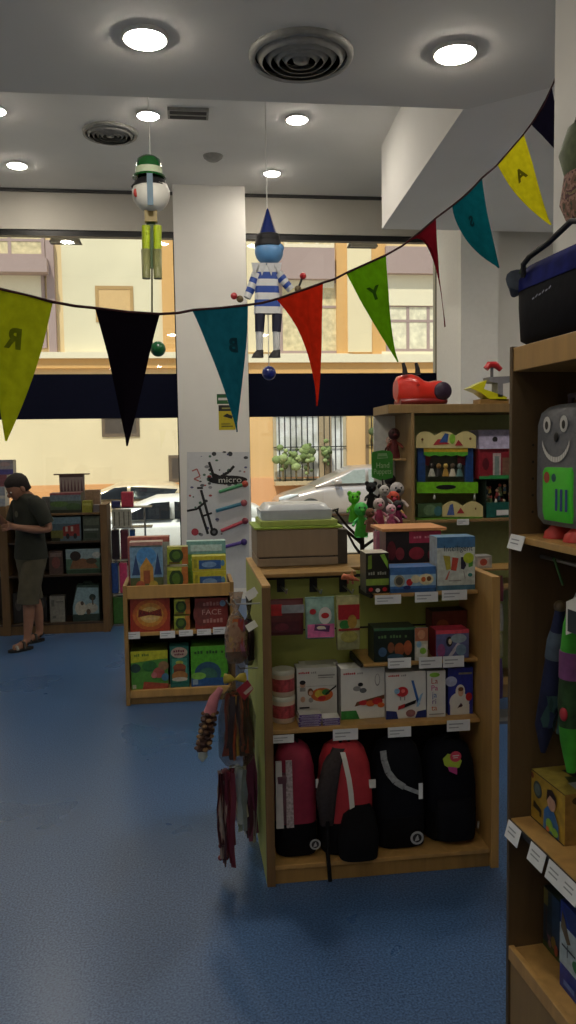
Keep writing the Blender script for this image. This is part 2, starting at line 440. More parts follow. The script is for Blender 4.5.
def car(name, label, x0, y0, L, H, W, paint, zg, tilt=0., mirror=False):
    """hatchback, nose towards -x, near flank at y0"""
    t = thing(name, label, 'car', (x0, y0, zg)); t.rotation_euler = (0, tilt, 0)
    hw = W/2; b = MB()
    s = [(0, .30, .55), (.05, .24, .62), (.25, .20, .74), (.9, .18, .92), (1.25, .18, .98), (2.4, .18, 1.0), (3.5, .18, 1.02), (L-.25, .2, 1.0), (L-.05, .26, .9), (L, .36, .7)]
    k = H/1.47
    b.loft([(x, hw, (lo+hi)/2*k, hw*(.86 if x < .04 or x > L-.04 else .97 if x < .3 else 1), (hi-lo)/2*k, 5) for x, lo, hi in s], paint, 28, 'x')
    b.build('body', t)
    c = MB()
    c.loft([(.96, hw, .92*k, hw*.90, .03, 4), (1.5, hw, 1.06*k, hw*.88, .16*k, 4), (2.0, hw, 1.18*k, hw*.82, .27*k, 4), (2.6, hw, 1.2*k, hw*.80, .28*k, 4), (3.3, hw, 1.17*k, hw*.80, .27*k, 4), (L-.3, hw, 1.05*k, hw*.84, .14*k, 4), (L-.1, hw, .98*k, hw*.86, .04, 4)], paint, 24, 'x')
    c.build('cabin', t)
    gm = M('#8f958f' if 'silver' in label else '#20242a', .08, var=.2)  # silver car's glass is pale: sky reflection put into its colour
    zb, zt = .98*k, 1.36*k
    ins = hw*.10
    g = MB(); g.poly([(1.35, ins-.035, zb+.02), (2.25, ins-.03, zb+.02), (2.25, ins+.03, zt), (1.95, ins+.03, zt-.02)], gm)
    g.poly([(2.33, ins-.03, zb+.02), (3.3, ins-.03, zb+.03), (3.45, ins+.03, zt-.08), (2.33, ins+.03, zt)], gm); g.build('side_glass', t)
    for x in (.82, L-.8):
        w = MB(); w.lathe([(.0, -.005), (.30, -.005), (.32, .03), (.32, .19), (.28, .2)], (x, 0, .31), M('#121214', .7), 24, 'y')
        o = w.build('wheel', t)
        r = MB(); r.lathe([(.0, -.03), (.07, -.03), (.1, -.015), (.22, -.012), (.23, -.006)], (x, 0, .31), METAL, 20, 'y'); r.build('hubcap', o)
    MB().loft([(1.42, -.09, zb+.07, .09, .05, 2.5), (1.5, -.1, zb+.08, .11, .075, 2.5), (1.58, -.09, zb+.08, .09, .06, 2.5)], paint, 14, 'x').build('wing_mirror', t)
    MB().loft([(.02, .14, .62*k, .04, .05, 2.5), (.25, .06, .68*k, .06, .06, 2.5), (.5, .03, .74*k, .02, .02, 2.5)], M('#d6dade', .1, var=.05), 12, 'x').build('headlamp', t)
    return t
a = at(279, 505, y=YCAR)
car('silver_car', 'silver hatchback parked in front of the barred windows', a.x, YCAR, 4.1, 1.43, 1.7, M('#b5a9a2', .28, .5, var=.04, coat=.5), -.02)
a = at(95, 500, y=19.4)
car('beige_car', 'beige car parked beyond the white car', a.x-1.5, 19.4, 4.0, 1.22, 1.7, M('#d8c3a2', .3, .3, var=.04), -.12)
a = at(88, 520, y=13.6)
car('white_car', 'white car with dark windows just outside the shop window', a.x-.9, 13.6, 4.1, 1.2, 1.7, M('#e9e9e6', .25, 0, var=.03, coat=.4), -.12)

# ================================================================ CEILING FITTINGS
LAMP = M('#fff6ea', .5, var=.02, emit=1.0)
def lamp_mat(strength):
    return M('#fff3e2', .5, var=.01, emit=strength)
def downlight(px, py, z, rad, label, power):
    p = at(px, py, z=z)
    t = thing('downlight', label, 'ceiling light', (p.x, p.y, z), group=None)
    MB().lathe([(rad*1.0, -.022), (rad*1.07, -.021), (rad*1.11, -.008), (rad*1.11, 0)], (0, 0, 0), WHITE, 28, cap=False).build('trim_ring', t)
    MB().lathe([(.0, -.036), (rad*.6, -.034), (rad*.9, -.028), (rad*1.0, -.021), (rad, -.01)], (0, 0, 0), lamp_mat(power), 28).build('lens', t)
downlight(145, 36, ZN, .115, 'large glowing round downlight in low ceiling above the green hatted toy', 190)
downlight(455, 51, ZN, .115, 'large glowing round downlight in low ceiling above the bulkhead', 190)
downlight(148, 114, ZF, .10, 'small glowing downlight directly over the green hatted toy', 140)
downlight(297, 118, ZF, .10, 'small glowing downlight beyond the big round vent', 140)
downlight(17, 164, ZF, .10, 'small glowing downlight near the window above the man', 140)
downlight(272, 172, ZF, .09, 'small glowing downlight beside the jester toy string', 140)
downlight(-6, 109, ZF, .10, 'small glowing downlight cut by the photo edge', 120)
# unseen lamps over and behind the camera, added to light the shelf fronts
for (x, y) in ((-1.6, 1.6), (.2, .9), (-.6, -1.2), (-1.9, -1.9), (.7, -2.3)):
    t = thing('downlight', 'unseen round downlight added in the low ceiling over the shop front', 'ceiling light', (x, y, ZN), group='unseen downlights over the front of the shop')
    MB().lathe([(.11, -.03), (.135, -.028), (.14, 0)], (0, 0, 0), WHITE, 24).build('trim_ring', t)
    MB().lathe([(.0, -.034), (.11, -.028), (.11, -.01)], (0, 0, 0), lamp_mat(195), 24).build('lens', t)
t = thing('downlight', 'unseen round downlight added under the white bulkhead', 'ceiling light', (4.1, 6.4, bz))  # out-of-view lamp added to brighten the pillar and walls nearby
MB().lathe([(.11, -.03), (.135, -.028), (.14, 0)], (0, 0, 0), WHITE, 24).build('trim_ring', t)
MB().lathe([(.0, -.034), (.11, -.028), (.11, -.01)], (0, 0, 0), lamp_mat(260), 24).build('lens', t)
VENT = M('#93938f', .5, .1, var=.1)
def vent(px, py, z, rad, label):
    p = at(px, py, z=z)
    t = thing('ceiling_vent', label, 'air vent', (p.x, p.y, z))
    MB().lathe([(rad*.88, -.03), (rad*.97, -.035), (rad, -.012), (rad, 0)], (0, 0, 0), VENT, 36, cap=False).build('rim', t)
    MB().lathe([(0, -.005), (rad*.9, -.005)], (0, 0, 0), M('#3c3c3b', .7), 28).build('cavity', t)
    for i, q in enumerate((.76, .60, .44, .29)):
        MB().lathe([(rad*(q-.02), -.05), (rad*q, -.05), (rad*(q+.08), -.02), (rad*(q+.09), -.012)], (0, 0, 0), VENT, 30, cap=False).build('cone_ring', t)
    MB().lathe([(0, -.05), (rad*.14, -.045), (rad*.18, -.01)], (0, 0, 0), VENT, 20).build('hub', t)
vent(301, 54, ZN, .30, 'big round grey air diffuser in the low ceiling')
vent(110, 132, ZF, .27, 'round grey air diffuser in the high ceiling')
p = at(188, 112, z=ZF)
one('linear_vent', MB().box(-.19, .19, -.1, .1, -.03, 0, VENT).box(-.17, .17, -.08, -.02, -.034, -.03, DARK).box(-.17, .17, .02, .08, -.034, -.03, DARK), 'slim rectangular vent between two downlights', 'air vent', p)
p = at(213, 156, z=ZF)
one('smoke_detector', MB().lathe([(0, -.05), (.06, -.048), (.10, -.02), (.11, 0)], (0, 0, 0), VENT, 24), 'small grey disc detector on the high ceiling', 'detector', p)
# floodlights outside above the windows
def flood(px, py, label):
    p = at(px, py, y=YW+.75)
    t = thing('floodlight', label, 'lamp', (p.x, p.y, p.z))
    MB().prism([(-.2, -.1, -.06), (.2, -.1, -.06), (.14, -.04, .07), (-.14, -.04, .07)], (0, .16, 0), DARK).build('housing', t)
    MB().box(-.18, .18, -.105, -.085, -.075, -.02, M('#9a9488', .3)).build('lens', t)
    MB().tube([(0, 0, .05), (0, .02, .4), (0, -.44, .45)], .025, DARK).build('bracket', t)
flood(66, 239, 'dark floodlight outside above the window near the man')
flood(362, 243, 'dark floodlight outside above the window near the green flag')

# ================================================================ BUNTING
bun = thing('bunting', 'felt bunting of coloured triangular flags strung across the shop', 'bunting', at(288, 290, y=3.0))
BO = Vector(bun.location)
def bd(px): return 2.35 + (3.75-2.35)*px/553.0
cordpx = [(-40, 283), (0, 289), (30, 296), (53, 302), (75, 306), (95, 308), (128, 312), (160, 314), (178, 313), (193, 310), (220, 308), (247, 305), (262, 303), (277, 299), (300, 291), (322, 283), (335, 279), (346, 273), (366, 264), (386, 255), (402, 246), (420, 232), (436, 218), (452, 206), (468, 193), (482, 178), (496, 166), (510, 150), (523, 135), (532, 123), (543, 106), (553, 84), (562, 62)]
cordpts = [Vector((-3.99, 2.0, 2.62)), Vector((-2.6, 2.12, 2.40)), Vector((-1.5, 2.22, 2.31))] + [at(x, y, y=bd(x)) for x, y in cordpx]
MB().tube([q-BO for q in cordpts], .0045, M('#3a1216', .8), 6).build('cord', bun)
def felt_mat(hexc):
    m = bpy.data.materials.new('felt_'+hexc.strip('#')); m.use_nodes = True
    nt = m.node_tree; N = nt.nodes; L = nt.links; N.remove(N['Principled BSDF'])
    tc = N.new('ShaderNodeTexCoord'); ns = N.new('ShaderNodeTexNoise'); ns.inputs['Scale'].default_value = 30; ns.inputs['Detail'].default_value = 4
    L.new(tc.outputs['Object'], ns.inputs['Vector'])
    rp = N.new('ShaderNodeValToRGB'); c = rgb(hexc)
    rp.color_ramp.elements[0].position = .3; rp.color_ramp.elements[1].position = .7
    rp.color_ramp.elements[0].color = (*[x*.85 for x in c], 1); rp.color_ramp.elements[1].color = (*[min(1, x*1.12) for x in c], 1)
    L.new(ns.outputs['Fac'], rp.inputs['Fac'])
    d = N.new('ShaderNodeBsdfDiffuse'); t = N.new('ShaderNodeBsdfTranslucent'); mx = N.new('ShaderNodeMixShader'); mx.inputs['Fac'].default_value = .35
    L.new(rp.outputs['Color'], d.inputs['Color']); L.new(rp.outputs['Color'], t.inputs['Color'])
    L.new(d.outputs[0], mx.inputs[1]); L.new(t.outputs[0], mx.inputs[2]); L.new(mx.outputs[0], N['Material Output'].inputs['Surface'])
    return m
def flag(p0, p1, tip, hexc, dk=None, cl=None, cr=None, letter=None, mirror=False, lh=.25, lpos=(.5, .3), up=None):
    """felt pennant; p0, p1 on the cord, tip hanging; cl / cr side-edge control points"""
    A = at(*p0, y=bd(p0[0]))-BO; Bp = at(*p1, y=bd(p1[0]))-BO
    yt = (A.y+Bp.y)/2+BO.y
    T = at(*tip, y=yt)-BO
    CL = at(*cl, y=A.y+BO.y)-BO if cl else (A+T)/2
    CRr = at(*cr, y=Bp.y+BO.y)-BO if cr else (Bp+T)/2
    bez = lambda a, c, b, t: a*(1-t)**2 + (c*2-(a+b)/2)*2*t*(1-t)*0 + ((c*2-(a+b)*.5)*(2*t*(1-t))) + b*t*t
    n = 12; mb = MB(); vs = []; fs = []
    ph = random.random()*6
    nrm = (Bp-A).cross(T-A).normalized()
    if nrm.y > 0: nrm = -nrm
    def P(u, v):
        l = bez(A, CL, T, v); r = bez(Bp, CRr, T, v)
        p = l.lerp(r, u)
        return p + nrm*(.012*math.sin(ph+u*4.5+v*2.2)*min(1, v*3)*(1-v*.6))
    for i in range(n+1):
        for j in range(n+1): vs.append(P(j/n, i/n))
    for i in range(n):
        for j in range(n):
            a = i*(n+1)+j; fs.append((a, a+1, a+n+2, a+n+1))
    mb.add(vs, fs, felt_mat(hexc), True)
    if letter:
        ink = M(dk, .9, var=.2, spec=.1)
        tv, tf = text_polys((letter, 'bold'), .045)
        W = (Bp-A).length; Hh = (T-(A+Bp)/2).length
        out = []
        for x, y in tv:
            x *= 1.25*lh/ W*W
            xx = -x if mirror else x
            v = lpos[1]-y*lh/Hh
            wv = (bez(Bp, CRr, T, v)-bez(A, CL, T, v)).length
            out.append(P(lpos[0]+xx/wv, v)+nrm*.0015)
        mb.add(out, tf, ink)
    return mb.build('flag', bun)
flag((-20, 286), (53, 302), (6, 441), '#b2bd1e', '#6e7a16', letter='R', mirror=True, lh=.078, lpos=(.49, .30), cr=(33, 372))
flag((95, 308), (160, 314), (127, 446), '#120e16')
flag((192, 310), (248, 305), (237, 432), '#1c6478', '#113c4a', letter='B', mirror=True, lh=.07, lpos=(.62, .33), cl=(217, 366), cr=(244, 368))
flag((276, 299), (323, 283), (317, 406), '#d8301a', cl=(303, 345), cr=(322, 345))
flag((346, 273), (386, 255), (398, 362), '#66a514', '#2f5a10', letter='Y', lh=.075, lpos=(.52, .32), cl=(369, 313), cr=(389, 310))
flag((403, 245), (436, 218), (445, 327), '#6e1420', cl=(432, 250), cr=(438, 275))
flag((452, 206), (482, 178), (499, 268), '#0e5a66', '#0a3038', letter='S', mirror=True, lh=.06, lpos=(.42, .32), cl=(466, 242), cr=(491, 228))
flag((497, 164), (524, 135), (551, 225), '#c8c21c', '#6d6a18', letter='A', lh=.07, lpos=(.5, .33), cl=(519, 196), cr=(536, 180))
flag((531, 124), (552, 87), (576, 172), '#12101e', cl=(547, 143), cr=(562, 126))

# ================================================================ HANGING WOODEN TOYS
def hang_toys():
    y = 5.75
    S = lambda px, py: at(px, py, y=y)
    o = S(152, 140)
    t = thing('hanging_toy', 'wooden pull toy with green bowler hat and big white head hanging from ceiling', 'toy', o)
    L = lambda px, py, dy=0: Vector((S(px, py).x-o.x, dy, S(px, py).z-o.z))
    k = 800/y/1.0
    u = 1/139.   # one photo pixel at this depth, metres
    MB().tube([L(150, 157), (L(148, 120).x, 0, ZF-o.z)], .004, WHITE, 5).build('string', t)
    G = M('#0d5a22', .25, var=.06, coat=.4)
    h = MB(); c = L(149, 172); h.lathe([(16*u, -6*u), (15.5*u, -4*u), (12.5*u, -3*u), (12.3*u, 6*u), (11*u, 11*u), (7*u, 14*u), (0, 15.5*u)], c, G, 24)
    ho = h.build('hat', t)
    MB().lathe([(12.7*u, -3*u), (12.8*u, 3*u)], c, M('#c9d6b8', .5), 24).build('hat_band', ho)
    hd = MB(); c = L(151, 194); hd.ball(c, (18*u, 16*u, 17.5*u), M('#dcdcd4', .35, var=.03), 24, 14); ho = hd.build('head', t)
    e = MB(); e.loft([(c.z+6*u, c.x-1*u, .0, 17.6*u, 15.6*u, 2), (c.z+12*u, c.x, 0, 14.2*u, 12.5*u, 2), (c.z+16*u, c.x, 0, 8.5*u, 7*u, 2)], DARK, 24); e.build('hair', ho)
    MB().box(c.x-3*u, c.x+2.5*u, -16.6*u, -15.4*u, c.z-15*u, c.z+14*u, M('#3d6278', .5)).build('blue_strap', ho)
    MB().ball((c.x-14*u, -9*u, c.z-2*u), (2.2*u, 2*u, 4*u), M('#b23a30', .4), 10, 8).build('cheek', ho)
    b = MB(); c2 = L(151, 217); b.box(c2.x-6*u, c2.x+6*u, -4*u, 4*u, c2.z-5*u, c2.z+6*u, M('#8b7a45', .5, kind='wood')); b.build('neck_block', t)
    LG = M('#a6bd1c', .35, var=.05, coat=.3)
    bd_ = MB(); bd_.box(L(147, 245).x, L(156, 245).x, -.5*u, 4*u, L(151, 268).z, L(151, 222).z, M('#2c4a1c', .5)); bd_.build('body', t)
    for x in (145, 156.5):
        a, q = L(x+1, 226), L(x+1, 262)
        lg = MB().tube([a, q], [4.2*u, 3.6*u], LG, 12); lo = lg.build('leg', t)
        MB().loft([(L(151, 279).z, q.x, -2*u, 4*u, 5*u, 2.5), (L(151, 250).z, q.x, -1*u, 4.3*u, 5*u, 2.5), (L(151, 261).z, q.x, 0, 3.6*u, 3.6*u, 2.5)], M('#7c7f52', .5), 12).build('boot', lo)
    MB().tube([L(152, 268), L(152, 345)], .006, M('#3d3a1a', .7), 6).build('pull_cord', t)
    MB().ball(L(158, 349), 7.5*u, M('#0f5a30', .3, var=.05, coat=.3), 16, 12).build('pull_ball', t)
    MB().tube([L(152, 345), L(158, 349)], .004, M('#3d3a1a', .7), 5).build('cord_loop', t)
    # jester
    y = 5.9; u = 1/135.
    S = lambda px, py: at(px, py, y=y)
    o = S(268, 209)
    t = thing('hanging_toy', 'wooden jester pull toy in blue cone hat and striped shirt hanging before the window', 'toy', o)
    L = lambda px, py, dy=0: Vector((S(px, py).x-o.x, dy, S(px, py).z-o.z))
    MB().tube([L(267, 210), (L(266, 150).x, 0, ZF-o.z)], .004, WHITE, 5).build('string', t)
    BL = M('#12276b', .25, var=.08, coat=.4); SK = M('#5e93c8', .4, var=.05)
    c = L(268, 236)
    h = MB().lathe([(10.5*u, -2*u), (9.3*u, 0), (1.2*u, 25*u), (0, 27*u)], c, BL, 24); ho = h.build('hat', t)
    MB().lathe([(11*u, -5*u), (11.6*u, -2*u), (11*u, 1*u), (9.6*u, 1.5*u)], c, DARK, 24).build('hat_brim', ho)
    hd = MB().ball(L(269, 252), (14*u, 12*u, 13*u), SK, 22, 14); hd.loft([(L(268, 247).z, L(268, 248).x, 0, 13.2*u, 12.0*u, 2), (L(268, 245).z, L(268, 246).x, 0, 13.2*u, 12.6*u, 2), (L(268, 240).z, L(268, 241).x, 0, 11.9*u, 10.5*u, 2)], DARK, 20); ho = hd.build('head', t)
    MB().ball(L(279, 249, -4*u), (4.5*u, 4*u, 4.5*u), SK, 12, 8).build('nose', ho)
    WHT = M('#cfd2d4', .5, var=.04); BST = M('#23479b', .5, var=.06)
    sh = MB(); zt, zb = L(268, 266).z, L(268, 314).z
    n = 7
    for i in range(n):
        z0 = zb+(zt-zb)*i/n; z1 = zb+(zt-zb)*(i+1)/n
        w0 = 13.5*u*(1-.25*i/n); w1 = 13.5*u*(1-.25*(i+1)/n)
        cx = L(267, 290).x
        m = BST if i in (1, 3, 5) else WHT
        if i == 6: m = WHT
        sh.loft([(z0, cx, 0, w0, 5*u, 4), (z1, cx, 0, w1, 5*u, 4)], m, 16)
    so = sh.build('shirt', t)
    cl = MB()
    for dx in (-11, -4, 4, 11): cl.prism([L(266+dx-4, 264, -5.5*u), L(266+dx+4, 264, -5.5*u), L(266+dx*1.15, 277, -6.5*u)], (0, u, 0), M('#b9bcc0', .5))
    cl.build('ruff_collar', so)
    for sgn, sp, ep, hp, st in ((-1, (257, 274), (247, 298), (240, 299), (234, 296)), (1, (278, 274), (291, 290), (298, 289), (303, 276))):
        a = MB()
        A, E = L(*sp), L(*ep)
        for i in range(5):
            a.tube([A.lerp(E, i/5), A.lerp(E, (i+1)/5)], [(5.2-.3*i)*u, (5.0-.3*i)*u], BST if i % 2 else WHT, 10)
        ao = a.build('arm', t)
        MB().ball(L(*hp), (3.5*u, 3*u, 3.5*u), M('#6a5a3c', .6), 10, 8).build('hand', ao)
        MB().tube([L(*hp), L(*st)], 1.1*u, DARK, 6).ball(L(*st), 3.4*u, M('#b3262e', .3, coat=.3), 12, 10).build('rattle', ao)
    for x in (260, 277):
        lo = MB().tube([L(x, 314), L(x-.5, 332)], [5.2*u, 4.4*u], M('#141a34', .6), 12).build('leg', t)
        MB().tube([L(x-.5, 328), L(x-.5, 352)], [4*u, 3.3*u], WHT, 12).build('stocking', lo)
        MB().loft([(L(268, 358).z, L(x-1, 290).x-3*u, -3*u, 6*u, 4*u, 2.3), (L(268, 354).z, L(x-1, 290).x-2*u, -2*u, 5*u, 4*u, 2.3), (L(268, 350).z, L(x-1, 290).x, 0, 3.4*u, 3*u, 2)], DARK, 14).build('shoe', lo)
    MB().tube([L(268, 314), L(269, 372)], .004, M('#c8c8c0', .7), 5).build('pull_cord', t)
    MB().ball(L(269, 373), 7*u, M('#1a2670', .3, coat=.3), 16, 12).build('pull_ball', t)
hang_toys()

# ================================================================ CARTONS helper
def carton(name, label, cat, px, y, depth, zb, front, side=None, top=None, items=(), group=None, rz=0., text_side=None, bevel=.002):
    """printed box seen front-on: px=(x0,y0,x1,y1) face on the shelf at depth y, resting on zb"""
    xm = (px[0]+px[2])/2; ym = (px[1]+px[3])/2
    x0 = at(px[0], ym, y=y).x; x1 = at(px[2], ym, y=y).x
    z1 = at(xm, px[1], y=y).z; z0 = zb if zb is not None else at(xm, px[3], y=y).z
    w, h = x1-x0, z1-z0
    mb = MB().box2(-w/2, w/2, 0, depth, 0, h, front, side or front, top or side or front)
    mb.deco((-w/2, 0, 0), UX, UZ, NY, w, h, items)
    return one(name, mb, label, cat, ((x0+x1)/2, y, z0+.0005), rz, group, bevel)
def C(h, r=.4): return M(h, r, var=.22, scale=38)

# ================================================================ CENTRAL GONDOLA
GX0, GX1, GY0, GY1, GH = .302, 1.325, 3.24, 4.11, 1.293
ZM = at(297, 729, y=3.37).z; ZA = at(425, 592, y=3.40).z; ZB = at(418, 661, y=3.40).z; ZD = .085
YS = 3.66
gon = thing('display_gondola', 'two-sided wooden shop gondola with olive back panel holding backpacks and craft boxes', 'display shelf', (GX0, GY0, 0))
def GP(name, mb, bev=.003, par=gon):
    mb.shift((-GX0, -GY0, 0)); return mb.build(name, par, bev)
lp = MB().box(GX0, GX0+.022, GY0+.012, GY1, 0, GH-.01, OLIVE).box(GX0, GX0+.036, GY0, GY0+.03, 0, GH-.0125, WOODD).box(GX0, GX0+.036, GY0, GY1, GH-.012, GH, WOODL)
GP('side_panel', lp)
GP('side_panel', MB().box(GX1-.036, GX1, GY0, GY1, 0, GH, WOODL))
GP('back_panel', MB().box(GX0+.036, GX1-.036, YS, YS+.03, ZD, GH-.02, OLIVE).box(GX0+.036, GX1-.036, YS-.004, YS, 1.0, 1.008, DARK).box(GX0+.036, GX1-.036, YS-.004, YS, 1.245, 1.26, DARK).box(GX0+.036, GX1-.036, YS-.004, YS, .8, .806, M('#6e7a3a', .6)))
GP('base_board', MB().box(GX0+.036, GX1-.036, GY0+.02, GY0+.045, 0, ZD-.022, WOOD))
GP('base_board', MB().box(GX0+.036, GX1-.036, GY1-.045, GY1-.02, 0, ZD-.022, WOOD))
GP('bay_shade_panel', MB().box(GX0+.036, GX1-.036, YS-.012, YS-.005, ZD+.002, ZM-.03, M('#14110e', .8)))  # near-black sheet added to stand for the shade behind the backpacks
GP('base_deck', MB().box(GX0+.036, GX1-.036, GY0+.012, GY1-.012, ZD-.02, ZD, WOODL))
GP('shelf', MB().box(GX0+.038, GX1-.038, 3.37, YS-.002, ZM-.02, ZM, WOODL))
GP('shelf', MB().box(at(374, 596, y=3.4).x, GX1-.038, 3.40, YS-.002, ZA-.018, ZA, WOODL))
GP('shelf', MB().box(at(364, 666, y=3.4).x, GX1-.038, 3.40, YS-.002, ZB-.016, ZB, WOODL))
GP('top_shelf', MB().box(GX0+.036, .76, 3.53, YS-.004, GH-.018, GH, WOOD).box(GX0+.036, GX1-.036, YS+.002, GY1-.01, GH-.018, GH, WOOD))
GP('lower_rear_shelf', MB().box(GX0+.038, GX1-.038, YS+.032, GY1-.03, .6, .62, WOOD))
xb = at(364, 666, y=3.4).x
for zz in (ZA, ZB):
    xx = at(374, 596, y=3.4).x if zz == ZA else xb
    GP('shelf_bracket', MB().prism([(xx-.012, YS-.004, zz-.005), (xx-.012, YS-.004, zz-.04), (xx-.012, 3.42, zz-.022), (xx-.012, 3.40, zz-.005)], (.01, 0, 0), DARK), 0)
def price(px0, py0, px1, py1, y, par, org, m=PAPER):
    a = at(px0, (py0+py1)/2, y=y-.006); b = at(px1, (py0+py1)/2, y=y-.006)
    z1 = at((px0+px1)/2, py0, y=y-.006).z; z0 = at((px0+px1)/2, py1, y=y-.006).z
    mb = MB().box(a.x, b.x, y-.007, y-.004, z0, z1, m)
    mb.deco((a.x, y-.007, z0), UX, UZ, NY, b.x-a.x, z1-z0, [('r', .08, .6, .7, .72, M('#9aa0a6', .6)), ('r', .08, .3, .5, .4, M('#9aa0a6', .6))])
    mb.shift((-org[0], -org[1], -org[2])); mb.build('price_label', par)
GO = (GX0, GY0, 0)
for q in ((272, 735, 294, 743), (333, 729, 358, 740), (388, 727, 411, 737), (447, 720, 470, 731)): price(*q, 3.37, gon, GO)
for q in ((375, 595, 401, 604), (415, 592, 438, 602), (442, 590, 467, 600), (388, 658, 411, 668), (419, 657, 442, 668), (443, 656, 464, 667)): price(*q, 3.40, gon, GO)
# hooks on the panel above the hanging packs and the pegs at the end panel
for px in (285, 319, 350):
    p = at(px, 594, y=3.5); p.z += .012; GP('peg_hook', MB().tube([(p.x, YS, p.z+.0), (p.x, 3.45, p.z), (p.x, 3.43, p.z+.02)], .004, METAL, 6).box(p.x-.018, p.x+.018, YS-.008, YS, p.z-.03, p.z+.05, DARK), 0)

W2 = M('#cfcfca', .4, var=.04); NV = C('#1d2a66'); RD = C('#b3242a'); PK = C('#c74b8f'); GN = C('#2f7a35'); YL = C('#c9b53a'); BLU = C('#2d5ea3'); LBL = C('#86aecb'); ORG = C('#c4622a'); PUR = C('#6b4d8f'); GRY = C('#8e8e8c'); SKIN_P = C('#c49a80'); BRN = C('#6b4527'); TEAL = C('#2b7f7c'); LG = C('#7fb23c'); BK = C('#101012'); CR_ = C('#d5c9a8')
ys = 3.42
# --- white craft kits on the long shelf
carton('craft_kit', 'white craft kit box with paint palette picture beside the red tubs', 'craft box', (297, 668, 337, 727), ys+.09, .09, ZM, W2, GRY, W2,
       [('r', .0, .62, 1, .64, M('#b9b9b4', .5)), ('e', .62, .45, .28, .14, ORG), ('e', .56, .47, .12, .08, YL), ('e', .72, .5, .1, .06, GN), ('e', .62, .38, .1, .05, RD), ('p', [(.72, .44), (.98, .6), (.98, .64), (.7, .47)], BK),
        ('e', .14, .68, .07, .07, SKIN_P), ('e', .14, .72, .075, .045, BK), ('r', .07, .54, .21, .62, GRY), ('e', .33, .52, .07, .08, BRN), ('e', .34, .5, .05, .05, SKIN_P), ('e', .14, .38, .06, .06, SKIN_P), ('e', .34, .36, .06, .05, GRY), ('b', .18, .92, .28, .04, RD, 6), ('b', .42, .92, .14, .04, GRY, 3), ('r', .52, .84, .94, .87, GRY), ('r', .52, .8, .9, .82, GRY), ('r', .05, .2, .3, .23, BK)], bevel=.0015)
carton('craft_kit', 'white craft kit box with red strawberries picture and green corner', 'craft box', (341, 668, 385, 727), ys+.03, .1, ZM, W2, GRY, W2,
       [('p', [(.0, 0), (.42, 0), (.34, .17), (0, .17)], GN), ('b', .2, .9, .28, .04, RD, 6), ('b', .44, .9, .14, .04, GRY, 3), ('e', .36, .6, .09, .05, GRY), ('e', .5, .56, .08, .05, C('#5c6064')), ('e', .44, .68, .06, .04, BK), ('p', [(.3, .25), (.98, .38), (.98, .46), (.35, .34)], BRN), ('e', .5, .32, .1, .05, RD), ('e', .66, .3, .1, .06, ORG), ('e', .82, .34, .12, .07, RD), ('e', .9, .26, .08, .05, ORG), ('e', .82, .76, .06, .12, GRY), ('e', .82, .77, .045, .1, W2)], bevel=.0015)
carton('craft_kit', 'white craft kit box with red ball figure and scissors picture', 'craft box', (386, 672, 426, 724), ys+.0, .1, ZM, W2, GRY, W2,
       [('p', [(0, 0), (.3, 0), (.26, .16), (0, .19)], NV), ('p', [(.72, 0), (1, 0), (1, .17), (.78, .14)], NV), ('b', .2, .93, .28, .04, RD, 6), ('b', .44, .93, .14, .04, GRY, 3), ('e', .4, .58, .15, .11, RD), ('e', .27, .6, .07, .06, LBL), ('e', .42, .6, .05, .04, C('#d96a6a')), ('r', .34, .4, .37, .49, GRY), ('r', .44, .4, .47, .49, GRY), ('p', [(.3, .2), (.72, .32), (.75, .4), (.33, .28)], BK), ('p', [(.28, .2), (.45, .25), (.46, .33), (.3, .28)], RD), ('p', [(.62, .82), (.68, .82), (.84, .3), (.78, .28)], BLU), ('p', [(.84, .5), (.92, .55), (.8, .25), (.74, .25)], LBL), ('e', .6, .12, .12, .08, C('#8f5f5a'))], bevel=.0015)
carton('craft_kit', 'narrow white box end lettered in a column beside the blue apron kit', 'craft box', (427, 671, 445.5, 722), ys-.005, .12, ZM, W2, GRY, W2,
       [('t', 'La', .4, .78, .17, RD), ('t', 'Pa', .4, .63, .17, PK), ('t', 'ja', .4, .48, .17, BLU), ('t', 'ri', .38, .34, .17, PUR), ('t', 'ta', .38, .2, .17, ORG), ('e', .4, .92, .28, .05, LG), ('r', .1, .06, .9, .08, GRY)], bevel=.0015)
carton('apron_kit', 'blue box showing child in white headscarf at the shelf end', 'craft box', (448, 668, 473, 719), ys+.01, .12, ZM, C('#2b3590'), C('#232b70'), C('#232b70'),
       [('e', .12, .72, .24, .11, C('#aab2cf')), ('r', .42, .86, .95, .9, C('#8d8a70')), ('e', .45, .28, .4, .2, W2), ('r', .08, .0, .85, .22, W2), ('e', .48, .5, .19, .15, W2), ('e', .5, .49, .11, .1, SKIN_P), ('e', .5, .55, .11, .045, BRN), ('e', .82, .38, .13, .09, RD), ('p', [(.35, .14), (.5, .26), (.66, .14), (.58, .2), (.5, .16), (.42, .2)], C('#5b3a4a'))], bevel=.0015)
for i in range(2):
    carton('craft_kit', 'white craft kit box tucked behind the palette box' if i == 0 else 'white craft kit box tucked behind the strawberries box', 'craft box', (300, 663, 338, 727) if i == 0 else (350, 664.5, 386, 727), ys+.185 if i == 0 else ys+.135, .05, ZM, W2, GRY, W2, [('r', 0, .92, 1, .95, GRY)], bevel=.0015)
